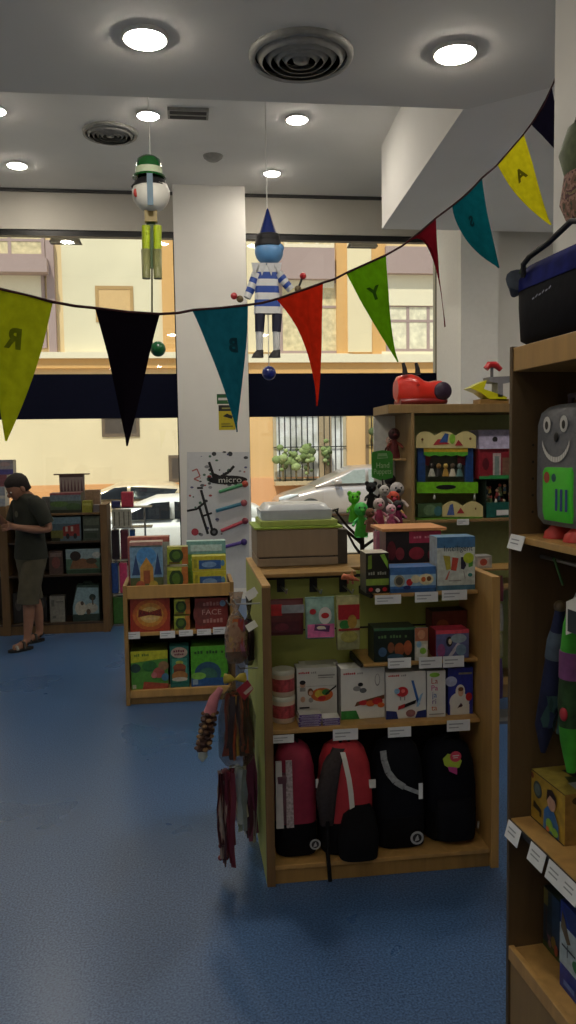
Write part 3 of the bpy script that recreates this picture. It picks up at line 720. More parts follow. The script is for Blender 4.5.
# tubs
def tub(cx, zb, r, h, label):
    t = thing('tub', label, 'tub', (cx, ys+.07, zb))
    MB().lathe([(r*.93, 0), (r, .01), (r, h*.82), (r*.98, h*.84)], (0, 0, 0), M('#c8b7a2', .4, var=.06), 28).lathe([(r*1.004, h*.2), (r*1.004, h*.68)], (0, 0, 0), M('#a8434a', .45, var=.45, scale=60), 28).build('tub_body', t)
    MB().lathe([(r*1.03, h*.84), (r*1.03, h*.97), (r*.9, h)], (0, 0, 0), M('#bfc0b4', .35, var=.04), 28).build('lid', t)
cx = (at(273, 700, y=ys).x+at(297, 700, y=ys).x)/2
tub(cx, ZM+.001, .053, .118, 'cream tub with red label standing on the shelf, under its twin')
tub(cx, ZM+.1205, .053, .118, 'cream tub with red label stacked on top of its twin')
# little purple packs in front of the palette box
def packs(px0, px1, n, ytop, lab):
    x0 = at(px0, 722, y=ys).x; x1 = at(px1, 722, y=ys).x
    hh = .011
    for i in range(n):
        mb = MB().box2(-(x1-x0)/2, (x1-x0)/2, 0, .07, 0, hh-.001, C('#5d4a80'), GRY, W2).deco((-(x1-x0)/2, 0, 0), UX, UZ, NY, x1-x0, hh-.001, [('r', .1, .3, .9, .6, C('#a9a3b8'))])
        one('card_pack', mb, lab, 'card pack', ((x0+x1)/2+random.uniform(-.003, .003), ys-.03, ZM+hh*i), random.uniform(-.03, .03), 'purple packs before the palette kit, '+('taller' if n > 4 else 'lower')+' stack')
packs(298, 320, 5, 0, 'thin purple and white card pack in the taller stack before the palette kit')
packs(322, 339, 3, 0, 'thin purple and white card pack in the lower stack before the palette kit')

# --- upper shelf A
carton('craft_box', 'black cardboard box with lime green print at end of the upper shelf', 'box', (366, 553, 389, 592), 3.41, .12, ZA, C('#15150f'), C('#5b5a52'), C('#b9b4a8'),
       [('r', .0, .2, 1, .36, C('#7f9a3c')), ('b', .5, .5, .8, .08, C('#8f8f86'), 8), ('p', [(.08, .6), (.25, .62), (.25, .95), (.1, .93)], C('#6f8c2c')), ('p', [(.6, .95), (.95, .6), (.95, .78), (.8, .97)], LG), ('e', .2, .1, .1, .05, RD), ('e', .5, .08, .1, .05, W2), ('e', .8, .1, .1, .05, RD)])
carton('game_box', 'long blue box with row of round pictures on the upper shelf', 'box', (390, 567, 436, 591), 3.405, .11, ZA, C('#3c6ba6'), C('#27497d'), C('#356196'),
       [('r', 0, .25, 1, .7, C('#8fb0c9')), ('e', .2, .46, .12, .24, C('#8e8a78')), ('e', .2, .46, .08, .16, C('#4b4a40')), ('e', .42, .4, .07, .14, RD), ('e', .55, .52, .1, .16, C('#c9c1a0')), ('e', .78, .5, .16, .22, C('#d8cfa6')), ('e', .72, .5, .05, .1, ORG), ('e', .84, .52, .05, .1, BRN), ('r', 0, .0, 1, .16, C('#2a517f')), ('e', .36, .2, .08, .08, NV)])
carton('game_box', 'tall white and blue box picturing coloured ice lollies', 'box', (437, 537, 475, 589), 3.42, .11, ZA, C('#c4ccc6'), C('#9aa6ac'), C('#5f88a8'),
       [('r', 0, .8, 1, 1, C('#3f6f9c')), ('r', 0, .0, 1, .09, C('#49738a')), ('t', 'Intelligent', .55, .78, .15, C('#1d3a4d'), .75), ('p', [(.16, .66), (.34, .64), (.36, .4), (.24, .38)], C('#a9a13c')), ('p', [(.4, .62), (.56, .6), (.5, .36), (.36, .38)], C('#b8473a')), ('p', [(.62, .62), (.68, .62), (.76, .46), (.7, .38), (.62, .4)], C('#29263c')), ('p', [(.82, .64), (.95, .66), (.93, .44), (.82, .42)], C('#4a9a3a')), ('e', .82, .6, .14, .1, C('#a8bb2c')), ('p', [(.3, .36), (.33, .36), (.26, .2), (.2, .2)], C('#b3685a')), ('p', [(.68, .36), (.7, .36), (.74, .22), (.72, .2)], GRY), ('e', .86, .28, .06, .035, TEAL), ('r', .3, .17, .62, .19, GRY)])
# --- shelf B
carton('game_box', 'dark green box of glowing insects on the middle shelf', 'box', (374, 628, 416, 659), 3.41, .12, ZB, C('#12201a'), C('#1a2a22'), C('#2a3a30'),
       [('r', .0, .93, 1, 1, C('#3c6a4a')), ('b', .45, .75, .7, .09, C('#5a7a4a'), 10), ('e', .2, .3, .1, .14, C('#3c5a7a')), ('e', .4, .42, .08, .16, C('#7a4a30')), ('e', .6, .36, .12, .2, C('#8a4a28')), ('e', .8, .4, .1, .22, C('#9a5030')), ('e', .5, .14, .2, .1, C('#2d4a60'))])
carton('card_pack', 'small white card pack leaning at end of the insect box', 'pack', (415, 628, 428, 658), 3.403, .02, ZB, C('#b9b8a8'), GRY, GRY,
       [('r', 0, .6, 1, 1, C('#a8674a')), ('e', .5, .8, .3, .14, C('#c08a6a')), ('r', .1, .1, .9, .5, C('#c4c4ba')), ('e', .3, .5, .2, .1, LBL), ('e', .6, .3, .25, .1, LG)])
carton('gift_tin', 'red trimmed blue box with fairy picture on the middle shelf', 'box', (436, 630, 469, 659), 3.41, .1, ZB, C('#5a5f8c'), C('#8a2030'), C('#c03a50'),
       [('r', 0, .87, 1, 1, C('#d14a5c')), ('e', .4, .6, .1, .18, BK), ('e', .42, .6, .05, .1, CR_), ('e', .68, .7, .24, .16, C('#8ea2ac')), ('p', [(.36, .1), (.48, .1), (.74, .5), (.64, .55)], C('#b7b2bc')), ('e', .75, .3, .16, .2, C('#6f8aa0')), ('e', .15, .3, .12, .24, C('#8a4a78'))])
carton('gift_tin', 'dim orange box stacked behind the fairy box', 'box', (432, 611, 467, 630), 3.53, .1, ZB, C('#5e2a1c'), C('#5e1c20'), C('#3a1414'), [('e', .3, .6, .2, .2, C('#8a4a28')), ('e', .7, .5, .15, .2, C('#7a3a20'))])
# --- items on top
carton('puppet_case', 'black and pink toy case with orange lid behind the ice lolly box', 'toy case', (386, 531, 441, 574), 3.72, .2, GH, C('#19141a'), C('#5a2438'), ORG,
       [('r', .42, .62, 1.0, .98, C('#a3284f')), ('b', .7, .8, .4, .07, C('#d68aa0'), 8), ('e', .1, .4, .08, .3, C('#5a1c28')), ('e', .25, .3, .08, .2, C('#7a2c3a')), ('e', .55, .3, .14, .2, C('#8a2038')), ('e', .85, .25, .1, .2, C('#6a1c30'))])
a = at(382, 528, y=3.70); b = at(446, 528, y=3.70)
one('wooden_board', MB().box(0, b.x-a.x, 0, .25, 0, .014, M('#c98d58', .5, kind='wood')), 'orange wooden board lying on the black and pink toy case', 'board', (a.x, 3.69, at(410, 531, y=3.72).z+.002), bevel=.002)
p = at(380, 545, y=3.70)
one('striped_post', MB().box(0, .012, 0, .012, 0, .16, C('#c9889a')).box(.016, .028, 0, .012, 0, .16, C('#a8607a')), 'pink striped post at the corner of the black toy case', 'post', (p.x-.03, 3.70, GH+.001))
carton('storage_box', 'small framed white box with red flower on the narrow packet stand', 'box', (475, 556, 492, 575), 5.02, .1, 1.046, C('#a8a49c'), GRY, GRY, [('r', .15, .15, .85, .85, C('#c9b9b0')), ('e', .5, .5, .22, .28, C('#b0503c'))])
# wooden bin box with white trays
zt = GH+.001
bxl, bxr = at(257, 550, y=3.75).x, at(338, 550, y=3.75).x
zmid = at(298, 557, y=3.75).z; ztop = at(298, 529, y=3.75).z
WB_ = M('#8c7b66', .55, kind='wood', scale=16, var=.08)
t = thing('wooden_crate', 'grey-brown wooden box on top of the gondola', 'box', ((bxl+bxr)/2, 3.75, zt))
hw = (bxr-bxl)/2
MB().box(-hw, hw, 0, .3, 0, zmid-zt-.004, WB_).build('lower_tray', t, .003)
MB().box(-hw, hw, 0, .3, zmid-zt+.002, ztop-zt, WB_).build('upper_tray', t, .003)
MB().box(hw-.004, hw+.05, .02, .28, 0, ztop-zt-.01, M('#3d372e', .6)).build('end_panel', t, .002)
MB().box(-hw+.01, hw-.01, .01, .29, zmid-zt-.005, zmid-zt+.003, DARK).build('joint', t)
one('lime_tray', MB().box(-hw*1.06, hw*1.12, 0, .33, 0, .012, M('#8fae3c', .5)).box(-hw*.9, hw*1.0, .01, .3, .012, .04, M('#a3b556', .5)), 'lime green lid tray on the wooden box', 'tray', ((bxl+bxr)/2, 3.74, ztop+.001), bevel=.004)
tz = ztop+.0415
TR = M('#c2cad2', .2, var=.05)
tr = thing('plastic_tub', 'pale translucent plastic tub on the lime green tray', 'tub', ((bxl+bxr)/2+.005, 3.78, tz))
MB().loft([(0, 0, .13, hw*.88, .13, 12), (.04, 0, .13, hw*.9, .14, 12), (.046, 0, .13, hw*.9, .14, 12)], TR, 48).build('tub_body', tr)
MB().loft([(.047, 0, .13, hw*.84, .135, 12), (.07, .0, .13, hw*.76, .12, 9), (.074, 0, .13, hw*.72, .11, 9)], M('#d4dade', .25, var=.04), 28).build('lid', tr)
MB().tube([(hw*.86, -.02, .04), (hw*.99, -.03, .05), (hw*.97, -.02, .025)], .006, DARK, 6).build('clip', tr)

# --- hanging packs on pegs
def hang_pack(px0, py0, px1, py1, y, label, base, items, dz=.0):
    x0 = at(px0, py0, y=y).x; x1 = at(px1, py0, y=y).x; z1 = at(px0, py0, y=y).z; z0 = at(px0, py1, y=y).z
    w, h = x1-x0, z1-z0
    mb = MB(); n = 24
    mb.loft([(0, 0, 0, w*.48, .004, 6), (h*.1, 0, 0, w*.5, .022, 5), (h*.5, 0, 0, w*.5, .026, 5), (h*.8, 0, 0, w*.5, .012, 6), (h, 0, 0, w*.49, .003, 6)], base, n)
    o = one('blister_pack', mb, label, 'toy pack', ((x0+x1)/2, y, z0))
    f = MB().deco((-w*.46, -.0275, h*.06), UX, UZ, NY, w*.92, h*.72, items)
    f.build('printed_card', o)
    g = MB().box(-w*.5, w*.5, -.003, .003, h*.78, h*1.04, base); g.build('header', o)
    return o
hang_pack(265, 601, 303, 636, 3.47, 'dim dark red toy pack hanging under grey price strip', C('#5a1c24'), [('r', .0, .75, .42, 1.2, RD), ('r', .1, .1, .9, .5, C('#4a1420')), ('e', .4, .3, .2, .15, C('#6a2030'))])
one('price_strip', MB().box(-.05, .05, 0, .003, 0, .035, C('#8b9096')), 'grey price strip hanging before the dark red pack', 'price tag', (at(293, 610, y=3.42).x, 3.42, at(293, 613, y=3.42).z))
hang_pack(305, 599, 334, 639, 3.46, 'pink and teal blister pack hanging in the middle of the pegs', C('#7fa39a'), [('r', 0, 0, 1, .46, C('#cf6a9c')), ('e', .66, .75, .24, .3, W2), ('e', .66, .75, .15, .1, RD), ('p', [(.24, .25), (.8, .18), (.84, .4), (.28, .46)], C('#5a2f5e')), ('e', .5, .34, .16, .06, CR_), ('e', .2, .9, .12, .1, RD), ('b', .55, .32, .3, .07, W2, 4)])
hang_pack(336, 598, 359, 650, 3.45, 'red and yellow toy pack hanging next to the shelf bracket', C('#a8a878'), [('r', 0, .75, 1, 1.15, C('#9a1c26')), ('e', .3, .62, .25, .12, GN), ('e', .65, .7, .22, .18, C('#9a7a30')), ('e', .5, .3, .4, .16, C('#94904a')), ('r', 0, .46, 1, .52, C('#8a2a2a'))])
# orange toy at bracket
one('toy_dragon', MB().loft([(-.034, 0, 0, .006, .006, 2), (-.024, 0, .006, .015, .014, 2), (-.01, 0, .004, .012, .011, 2), (.008, 0, 0, .019, .014, 2), (.026, 0, -.006, .011, .009, 2), (.046, 0, -.014, .004, .004, 2)], M('#b0603c', .6, var=.4, scale=60), 14, 'x').prism([(.0, -.008, .008), (.02, -.008, .008), (.012, -.014, .036)], (0, .003, 0), M('#c98a5a', .6)).tube([(-.006, -.006, -.008), (-.008, -.014, -.024)], .005, M('#8a4a30', .5), 6).tube([(.014, -.006, -.008), (.014, -.014, -.026)], .005, M('#8a4a30', .5), 6), 'small orange toy creature clipped at the upper shelf end', 'toy', at(349, 580, y=3.42)+Vector((0, 0, .01)))

# --- backpacks
def backpack(px0, px1, pytop, y, dep, label, body, lower, feats):
    ym = 800
    x0 = at(px0, ym, y=y).x; x1 = at(px1, ym, y=y).x; z1 = at((px0+px1)/2, pytop, y=y).z
    w, h = x1-x0, z1-ZD
    t = thing('backpack', label, 'backpack', ((x0+x1)/2, y, ZD+.001))
    d = dep
    b = MB().loft([(h*.30, 0, d/2, w*.5, d*.48, 4), (h*.55, 0, d/2, w*.5, d*.46, 4), (h*.8, 0, d/2, w*.46, d*.42, 3.5), (h*.93, 0, d/2, w*.38, d*.36, 3), (h*.985, 0, d/2, w*.24, d*.24, 2.5), (h, 0, d/2, w*.08, d*.1, 2)], body, 28)
    b.build('main_body', t)
    MB().loft([(0, 0, d/2, w*.44, d*.42, 4), (h*.02, 0, d/2, w*.49, d*.48, 4), (h*.31, 0, d/2, w*.505, d*.49, 4)], lower, 28).build('bottom_panel', t)
    MB().tube([(-w*.1, d*.45, h*.97), (-w*.06, d*.4, h*1.03), (w*.06, d*.4, h*1.03), (w*.1, d*.45, h*.97)], .008, lower, 8).build('grab_handle', t)
    return t, w, h, d
BKB = M('#0b0b0f', .85, var=.2, bump=.2, spec=.2)
def emblem(par, x, y, z, r=.024):
    MB().disc((x, y, z), r, r, UX, UZ, M('#a4a6a8', .4)).disc((x, y-.001, z), r*.68, r*.68, UX, UZ, BK).poly([(x-r*.4, y-.002, z-r*.5), (x+r*.3, y-.002, z-r*.3), (x+r*.1, y-.002, z+r*.5), (x-r*.2, y-.002, z+r*.1)], M('#a4a6a8', .4)).build('round_emblem', par)
t, w, h, d = backpack(276, 318.5, 750, 3.30, .22, 'crimson and black backpack with patterned pale straps by the gondola post', M('#841c36', .75, var=.12, bump=.3), BKB, None)
MB().box(-w*.50, -w*.2, -.004, .05, h*.32, h*.78, M('#5c3a44', .8, var=.2)).build('side_pocket', t, .01)
for xx, m in ((-w*.42, M('#b9b6b2', .7)), (-w*.18, M('#9a8f90', .8, var=.4, scale=90))):
    MB().prism([(xx-.016, -.012, h*.3), (xx+.016, -.012, h*.3), (xx+.012, .0, h*.9), (xx-.014, .0, h*.9)], (0, .012, 0), m).build('shoulder_strap', t)
emblem(t, w*.40, -.012, h*.13)
MB().box(w*.46, w*.52, .02, .024, h*.62, h*.7, W2).build('care_tag', t)
t, w, h, d = backpack(323, 376, 750, 3.28, .24, 'bright red backpack with white stripe and black lower half', M('#a82832', .7, var=.1, bump=.25), BKB, None)
def front_y(zf, d):
    tb = ((.30, .48), (.55, .46), (.80, .42), (.93, .36), (.985, .24), (1, .1))
    for (z0, r0), (z1, r1) in zip(tb[:-1], tb[1:]):
        if zf <= z1: return d/2-d*(r0+(r1-r0)*max(0, zf-z0)/(z1-z0))
    return d/2
def front_strip(par, name, pts, wd, m, w, h, d):
    mb = MB(); vs = []
    for u, zf in pts:
        for sg in (-1, 1): vs.append((u*w+sg*wd/2, front_y(zf, d)-.006, zf*h))
    mb.add(vs, [(2*i, 2*i+1, 2*i+3, 2*i+2) for i in range(len(pts)-1)], m); return mb.build(name, par)
front_strip(t, 'white_stripe', [(.06, .33), (.05, .45), (.03, .6), (.0, .72), (-.04, .82), (-.07, .9), (-.09, .95)], .022, W2, w, h, d)
MB().loft([(h*.02, w*.14, .0, w*.36, .07, 3), (h*.2, w*.14, -.01, w*.38, .08, 3), (h*.40, w*.18, .01, w*.30, .055, 3), (h*.47, w*.24, .03, w*.16, .03, 2.5)], BKB, 24).build('front_pocket', t)
MB().loft([(h*.3, -w*.42, .02, .03, .02, 3), (h*.6, -w*.44, .0, .045, .03, 3), (h*.85, -w*.3, .03, .04, .03, 3), (h*.97, -w*.12, .08, .03, .03, 3)], M('#2a2224', .8, var=.3, scale=70), 16).build('shoulder_strap', t)
MB().tube([(-w*.42, .0, h*.35), (-w*.45, -.03, h*.1), (-w*.44, -.055, -.02), (-w*.43, -.06, -.07)], .009, BKB, 6).build('hanging_strap', t)
MB().box(w*.40, w*.53, .03, .034, h*.60, h*.68, W2).build('care_tag', t)
t, w, h, d = backpack(378, 428, 746, 3.30, .22, 'navy black backpack with silver reflective curved strip', M('#090b14', .85, var=.15, bump=.2, spec=.2), BKB, None)
st = MB(); pts = [(-.40, .97), (-.38, .88), (-.30, .76), (-.16, .67), (.02, .61), (.22, .565), (.34, .54)]
P_ = [Vector((u*w, -.006-.0*v, v*h)) for u, v in pts]
for i in range(len(P_)-1):
    a, b2 = P_[i], P_[i+1]; dn = (b2-a).normalized(); nn = Vector((-dn.z, 0, dn.x))*(.014 if i < 4 else .009)
    st.poly([a-nn, b2-nn, b2+nn, a+nn], M('#9fa2a3', .3, .2, var=.3, scale=60))
st.build('reflective_strip', t)
MB().box(w*.30, w*.38, -.012, -.009, h*.49, h*.64, PAPER).build('care_tag', t)
emblem(t, w*.26, -.014, h*.12, .03)
t, w, h, d = backpack(430, 480, 746, 3.33, .22, 'plain navy backpack with pink and lime hang tag', M('#080a15', .85, var=.15, bump=.2, spec=.2), BKB, None)
MB().loft([(h*.06, 0, .0, w*.36, .045, 3), (h*.3, 0, -.005, w*.38, .05, 3), (h*.45, 0, .015, w*.34, .03, 3)], M('#080912', .85, var=.2, spec=.2), 20).build('front_pocket', t)
g = MB(); c = Vector((-w*.10, -.03, h*.885))
g.poly([c+Vector(q) for q in ((-.05, 0, -.03), (.0, 0, -.065), (.045, 0, -.05), (.06, 0, -.01), (.03, 0, .03), (-.03, 0, .04), (-.06, 0, .01))], M('#a8c23c', .5))
g.poly([c+Vector(q) for q in ((-.02, -.001, -.07), (.03, -.001, -.095), (.03, -.001, -.05), (-.03, -.001, -.04))], M('#c0408a', .5))
g.disc(c+Vector((.02, -.002, .02)), .036, .034, UX, UZ, M('#d0405a', .5)); g.poly([c+Vector(q) for q in ((.0, -.003, .022), (.042, -.003, .024), (.042, -.003, .030), (.0, -.003, .028))], W2); g.poly([c+Vector(q) for q in ((.004, -.003, .010), (.034, -.003, .012), (.034, -.003, .017), (.004, -.003, .015))], W2); g.v = [tuple(c+(Vector(q)-c)*.72) for q in g.v]
g.build('hang_tag', t)
MB().tube([(w*.47, .0, h*.2), (w*.44, -.01, h*.14)], .006, METAL, 6).build('buckle', t)

# --- toys hanging off the end panel of the gondola
def pegrod(px, py, y, length, label_par=gon):
    p = at(px, py, y=y)
    z = at(262, py, x=GX0).z if False else p.z
    GP('peg_hook', MB().tube([(GX0, y, z), (GX0-length, y, z), (GX0-length-.012, y, z+.02)], .0035, METAL, 6), 0)
    return Vector((GX0-length*.8, y, z))
def strips(mb, c, w, h, cols, n, seed, spread=.25, th=.02):
    rnd = random.Random(seed)
    for i in range(n):
        x = c[0]+(rnd.random()-.5)*w*.7; y = c[1]+(rnd.random()-.5)*th*3
        x2 = c[0]+(x-c[0])*(1+spread)+rnd.uniform(-.01, .01); hh = h*rnd.uniform(.75, 1)
        ww = rnd.uniform(.012, .03)
        m = cols[rnd.randrange(len(cols))]
        pts = [Vector((x+(x2-x)*t_+.006*math.sin(seed+i+t_*7), y+.008*math.sin(i*2+t_*5), c[2]-hh*t_)) for t_ in (0, .25, .5, .75, 1)]
        ax = Vector((math.cos(i*1.3), math.sin(i*1.3)*.6, 0)).normalized()
        vs = []
        for p_ in pts: vs += [p_-ax*ww/2, p_+ax*ww/2]
        mb.add(vs, [(2*k, 2*k+1, 2*k+3, 2*k+2) for k in range(4)], m, True)
    return mb
CEL = cello_mat('cellophane_clear', '#a58a74', .6)
CELD = cello_mat('cellophane_dark', '#33262a', .8)
def cbag(px0, px1, pyt, pyb, y, label, fill, cel, n, seed, name='party_bag', extra=None, grp=None):
    T0 = at((px0+px1)/2, pyt, y=y); Bm = at((px0+px1)/2, pyb, y=y)
    w = at(px1, pyt, y=y).x-at(px0, pyt, y=y).x; h = T0.z-Bm.z
    t = thing(name, label, 'hanging toy', (Bm.x, y, Bm.z))
    dx = T0.x-Bm.x
    MB().loft([(0, 0, 0, w*.30, .03, 2.5), (h*.08, 0, 0, w*.46, .045, 2.5), (h*.42, dx*.4, 0, w*.48, .05, 2.5), (h*.62, dx*.6, 0, w*.34, .035, 2.5), (h*.74, dx*.7, 0, w*.1, .012, 2.5), (h*.84, dx*.8, 0, w*.2, .012, 2.5), (h, dx, 0, w*.3, .006, 2.5)], cel, 18).build('wrapper', t)
    strips(MB(), (dx*.5, 0, h*.64), w*.7, h*.58, fill, n*2, seed, .4, .03).build('filling', t)
    return t, w, h, dx
YP = 3.46
cc = [M('#b5622f', .5), M('#8a2c28', .5), M('#c9a03c', .5), M('#5a3028', .5), M('#7a4a6a', .5)]
cd_ = [M('#201820', .5), M('#4a2c52', .5), M('#6a2438', .5), M('#1a1a24', .5)]
ce = [M('#b5502a', .5), M('#8a3a2c', .5), M('#a8883a', .5), M('#4a5a3a', .5), M('#3a2a22', .6), M('#51402f', .6), M('#2a2024', .6), M('#8a3a24', .6), M('#6b5a4a', .6), M('#a05a34', .6)]
pegrod(240, 604, 3.565, .12); pegrod(252, 668, 3.5, .08); pegrod(240, 604, 3.34, .10)
cbag(224, 248, 592, 662, 3.50, 'clear party bag with orange and red sweets hung highest on the gondola end', cc, CEL, 16, 3)
cbag(243, 255, 596, 664, 3.62, 'slim dark purple bag hung nearest the gondola panel top', cd_, CELD, 10, 5)
t, w, h, dx = cbag(217, 257, 652, 764, 3.40, 'large brown ribboned bag with yellow bow and red tag on the gondola end', ce, cello_mat('cellophane_brown', '#4a3a30', .42), 34, 8)
by = M('#a3912f', .5, var=.15)
bw = MB()
for sx in (-1, 1): bw.loft([(0, 0, 0, .004, .004, 2), (sx*.02, 0, .006, .012, .018, 2), (sx*.045, 0, .004, .012, .024, 2), (sx*.05, 0, 0, .004, .01, 2)], by, 12, 'x')
bw.shift((dx*.7-.01, -.035, h*.78)); bw.build('yellow_bow', t)
MB().xf(Matrix.Identity(4)).prism([(.0, -.055, h*.70), (.05, -.055, h*.78), (.075, -.055, h*.70), (.035, -.055, h*.60)], (0, .004, 0), M('#8a1a26', .5)).prism([(.03, -.056, h*.67), (.065, -.056, h*.73), (.072, -.056, h*.70), (.04, -.056, h*.65)], (0, .0008, 0), M('#b0a090', .5)).build('red_tag', t)
# scaled brown soft toy hanging
a = at(224, 695, y=3.40)
t = thing('soft_toy_snake', 'brown scaled soft toy with pink tail hanging out from the gondola end', 'soft toy', a)
q = [at(221, 688, y=3.36)-a, at(214, 699, y=3.36)-a, at(210, 713, y=3.36)-a, at(207, 730, y=3.36)-a, at(203, 748, y=3.36)-a]
MB().tube(q[:3], [.012, .022, .028], M('#b5707a', .7, var=.15), 12).build('pink_tail', t)
sc = MB()
for i in range(7):
    c = q[2].lerp(q[4], i/6)
    for j in range(6):
        an = j/6*6.283+i*.5
        sc.ball((c.x+.026*math.cos(an), c.y+.026*math.sin(an), c.z), (.013, .013, .009), (M('#5a3a28', .7, var=.2), M('#3c221c', .7, var=.2), M('#8a6a48', .7, var=.2))[(i+j) % 3], 8, 6)
    sc.ball(c, (.026, .026, .016), M('#3c221c', .7, var=.2), 8, 6)
sc.build('scaled_body', t)
MB().loft([(q[4].z-.06, q[4].x-.004, q[4].y, .004, .004, 2), (q[4].z-.04, q[4].x-.002, q[4].y, .021, .015, 2), (q[4].z-.005, q[4].x, q[4].y, .018, .015, 2)], M('#a9b0aa', .6), 12).build('white_tip', t)
def streamer(px0, px1, pyt, pyb, y, label, cols, n, seed, spread=.1, balls=None):
    T0 = at((px0+px1)/2, pyt, y=y); Bm = at((px0+px1)/2, pyb, y=y); w = at(px1, pyt, y=y).x-at(px0, pyt, y=y).x; h = T0.z-Bm.z
    t = thing('foil_streamer', label, 'party streamer', (T0.x, y, T0.z))
    strips(MB(), (0, 0, 0), w, h, cols, n*2, seed, spread).build('streamers', t)
    MB().loft([(-.035, 0, 0, w*.4, .02, 2.5), (-.01, 0, 0, w*.34, .018, 2.5), (.01, 0, 0, w*.1, .01, 2.5)], cols[0], 14).build('knot', t)
    if balls:
        rnd = random.Random(seed)
        mb = MB()
        for i in range(balls): mb.ball((rnd.uniform(-w*.4, w*.4), rnd.uniform(-.02, .02), -h*rnd.uniform(.45, .95)), .012, cols[i % len(cols)], 8, 6)
        mb.build('sequins', t)
streamer(216, 235, 771, 866, 3.35, 'dark red sequinned streamer hanging lowest on the gondola end', [M('#5a1826', .4), M('#7a3a40', .35), M('#3a1a20', .5), M('#8a7a70', .3)], 12, 11, .0, 10)
streamer(228, 247, 767, 832, 3.44, 'silvery grey foil streamer between red and purple ones', [M('#aab4b2', .25, .3), M('#7a858c', .3, .2), M('#46586a', .4), M('#c0b8a8', .35)], 9, 12, .2)
streamer(241, 255, 752, 842, 3.545, 'purple and maroon foil streamer with pale leaves', [M('#4a1a30', .4), M('#3a1c2c', .4), M('#6a3048', .35), M('#8a8a80', .3)], 12, 13, .2)
streamer(243, 251, 700, 836, 3.66, 'long pale green streamer against the gondola panel', [M('#7a8f64', .4), M('#62774e', .4)], 5, 14, .0)
for px, py, lab in ((250, 585, 'white paper price tag on the uppermost peg of the gondola end'), (254, 595, 'white paper price tag just below the uppermost tag'), (252, 621, 'white paper price tag halfway down the gondola end pegs')):
    p = at(px, py, y=3.5); o = one('price_tag', MB().box(-.024, .024, -.001, .001, -.016, .016, WHITE), lab, 'price tag', (p.x-.01, 3.3+.05*(px-250), p.z)); o.rotation_euler = (0, R(-30), 0)
#NEXT
# ================================================================ LOW GAME STAND (beyond the gondola)
HX0, HX1, HY0, HY1 = -.466, .335, 5.81, 6.22
zt2 = .82; zm2 = at(178, 631, y=HY0+.02).z; zb2 = at(178, 688, y=HY0+.02).z
HO = (HX0, HY0, 0)
st2 = thing('game_stand', 'low wooden stand of board games standing on the blue floor', 'display shelf', HO)
def HP(name, mb, bev=.003):
    mb.shift((-HX0, -HY0, 0)); return mb.build(name, st2, bev)
HP('side_panel', MB().box(HX0, HX0+.03, HY0, HY1, 0.0, .885, WOOD)); HP('side_panel', MB().box(HX1-.03, HX1, HY0, HY1, 0.0, .885, WOOD))
HP('top_board', MB().box(HX0+.03, HX1-.03, HY0, HY0+.025, .785, .88, WOODL).box(HX0+.03, HX1-.03, HY0+.025, HY1, zt2-.02, zt2, WOODL))
HP('back_panel', MB().box(HX0+.03, HX1-.03, HY1-.02, HY1, .08, zt2-.02, M('#2a211a', .7, kind='wood')))
HP('shelf', MB().box(HX0+.03, HX1-.03, HY0+.015, HY1-.02, zm2-.025, zm2, WOODL))
HP('bottom_shelf', MB().box(HX0+.03, HX1-.03, HY0+.002, HY1-.02, zb2-.055, zb2, WOODL))
HP('base', MB().box(HX0+.03, HX1-.03, HY0+.03, HY0+.05, 0, zb2-.055, WOOD))
for q in ((127, 632, 140, 639), (160, 631, 175, 638), (179, 630, 193, 636), (197, 629, 211, 635), (213, 627, 228, 634)): price(*q, HY0+.014, st2, HO)
yb = HY0+.035
PUZ = [C('#6b8a9a'), C('#b8a88a'), C('#4a6a8a'), C('#8a5a4a'), C('#8aa05a')]
carton('puzzle_box', 'large jigsaw box picturing a castle on top of the game stand', 'game box', (130, 542, 163, 584), yb+.02, .12, zt2, C('#7c8a84'), C('#8a8a80'), C('#b5a49a'),
       [('r', 0, .0, 1, .3, C('#4f5a34')), ('r', .0, .3, 1, .9, C('#6f93ae')), ('e', .5, .72, .3, .18, C('#4a84ba')), ('p', [(.05, .35), (.18, .75), (.3, .35)], C('#26406a')), ('p', [(.72, .35), (.84, .78), (.96, .35)], C('#26406a')), ('p', [(.3, .2), (.3, .5), (.5, .7), (.7, .5), (.7, .2)], C('#b5863c')), ('r', .4, .18, .6, .44, C('#8a4a2c')), ('e', .3, .14, .14, .1, C('#a0523a')), ('e', .7, .14, .14, .1, C('#a8943c')), ('e', .5, .08, .12, .07, C('#2c5a3a')), ('r', 0, .93, 1, 1, C('#a87a72'))])
carton('puzzle_box', 'pale red topped box behind the castle jigsaw', 'game box', (128, 537, 170, 584), yb+.17, .1, zt2, C('#a05a50'), C('#a0a096'), C('#a05a50'), [('r', .6, 0, 1, .9, C('#9aa39a'))])
def green_box(px, y, zb, lab, inv=False):
    return carton('card_game_box', lab, 'game box', px, y, .1, zb, C('#8a9a2c'), C('#a0642c'), C('#9a9a5a'),
           [('r', .7, 0, 1, 1, C('#a8642c')), ('e', .44, .5, .34, .4, C('#25401c')), ('e', .44, .52, .2, .24, C('#4a6a24')), ('r', .08, .06, .6, .14, C('#5a3c1c')), ('r', .05, .86, .7, .96, C('#b5b548'))])
z1 = zt2+.002
h1 = at(177, 565, y=yb+.03).z
green_box((167, 567, 188, 584), yb+.03, zt2, 'lime and orange card game box on the stand top, under its twin')
green_box((167, 547, 188, 565), yb+.03, h1+.004, 'lime and orange card game box stacked on its twin on the stand top')
zz = at(210, 571, y=yb+.03).z
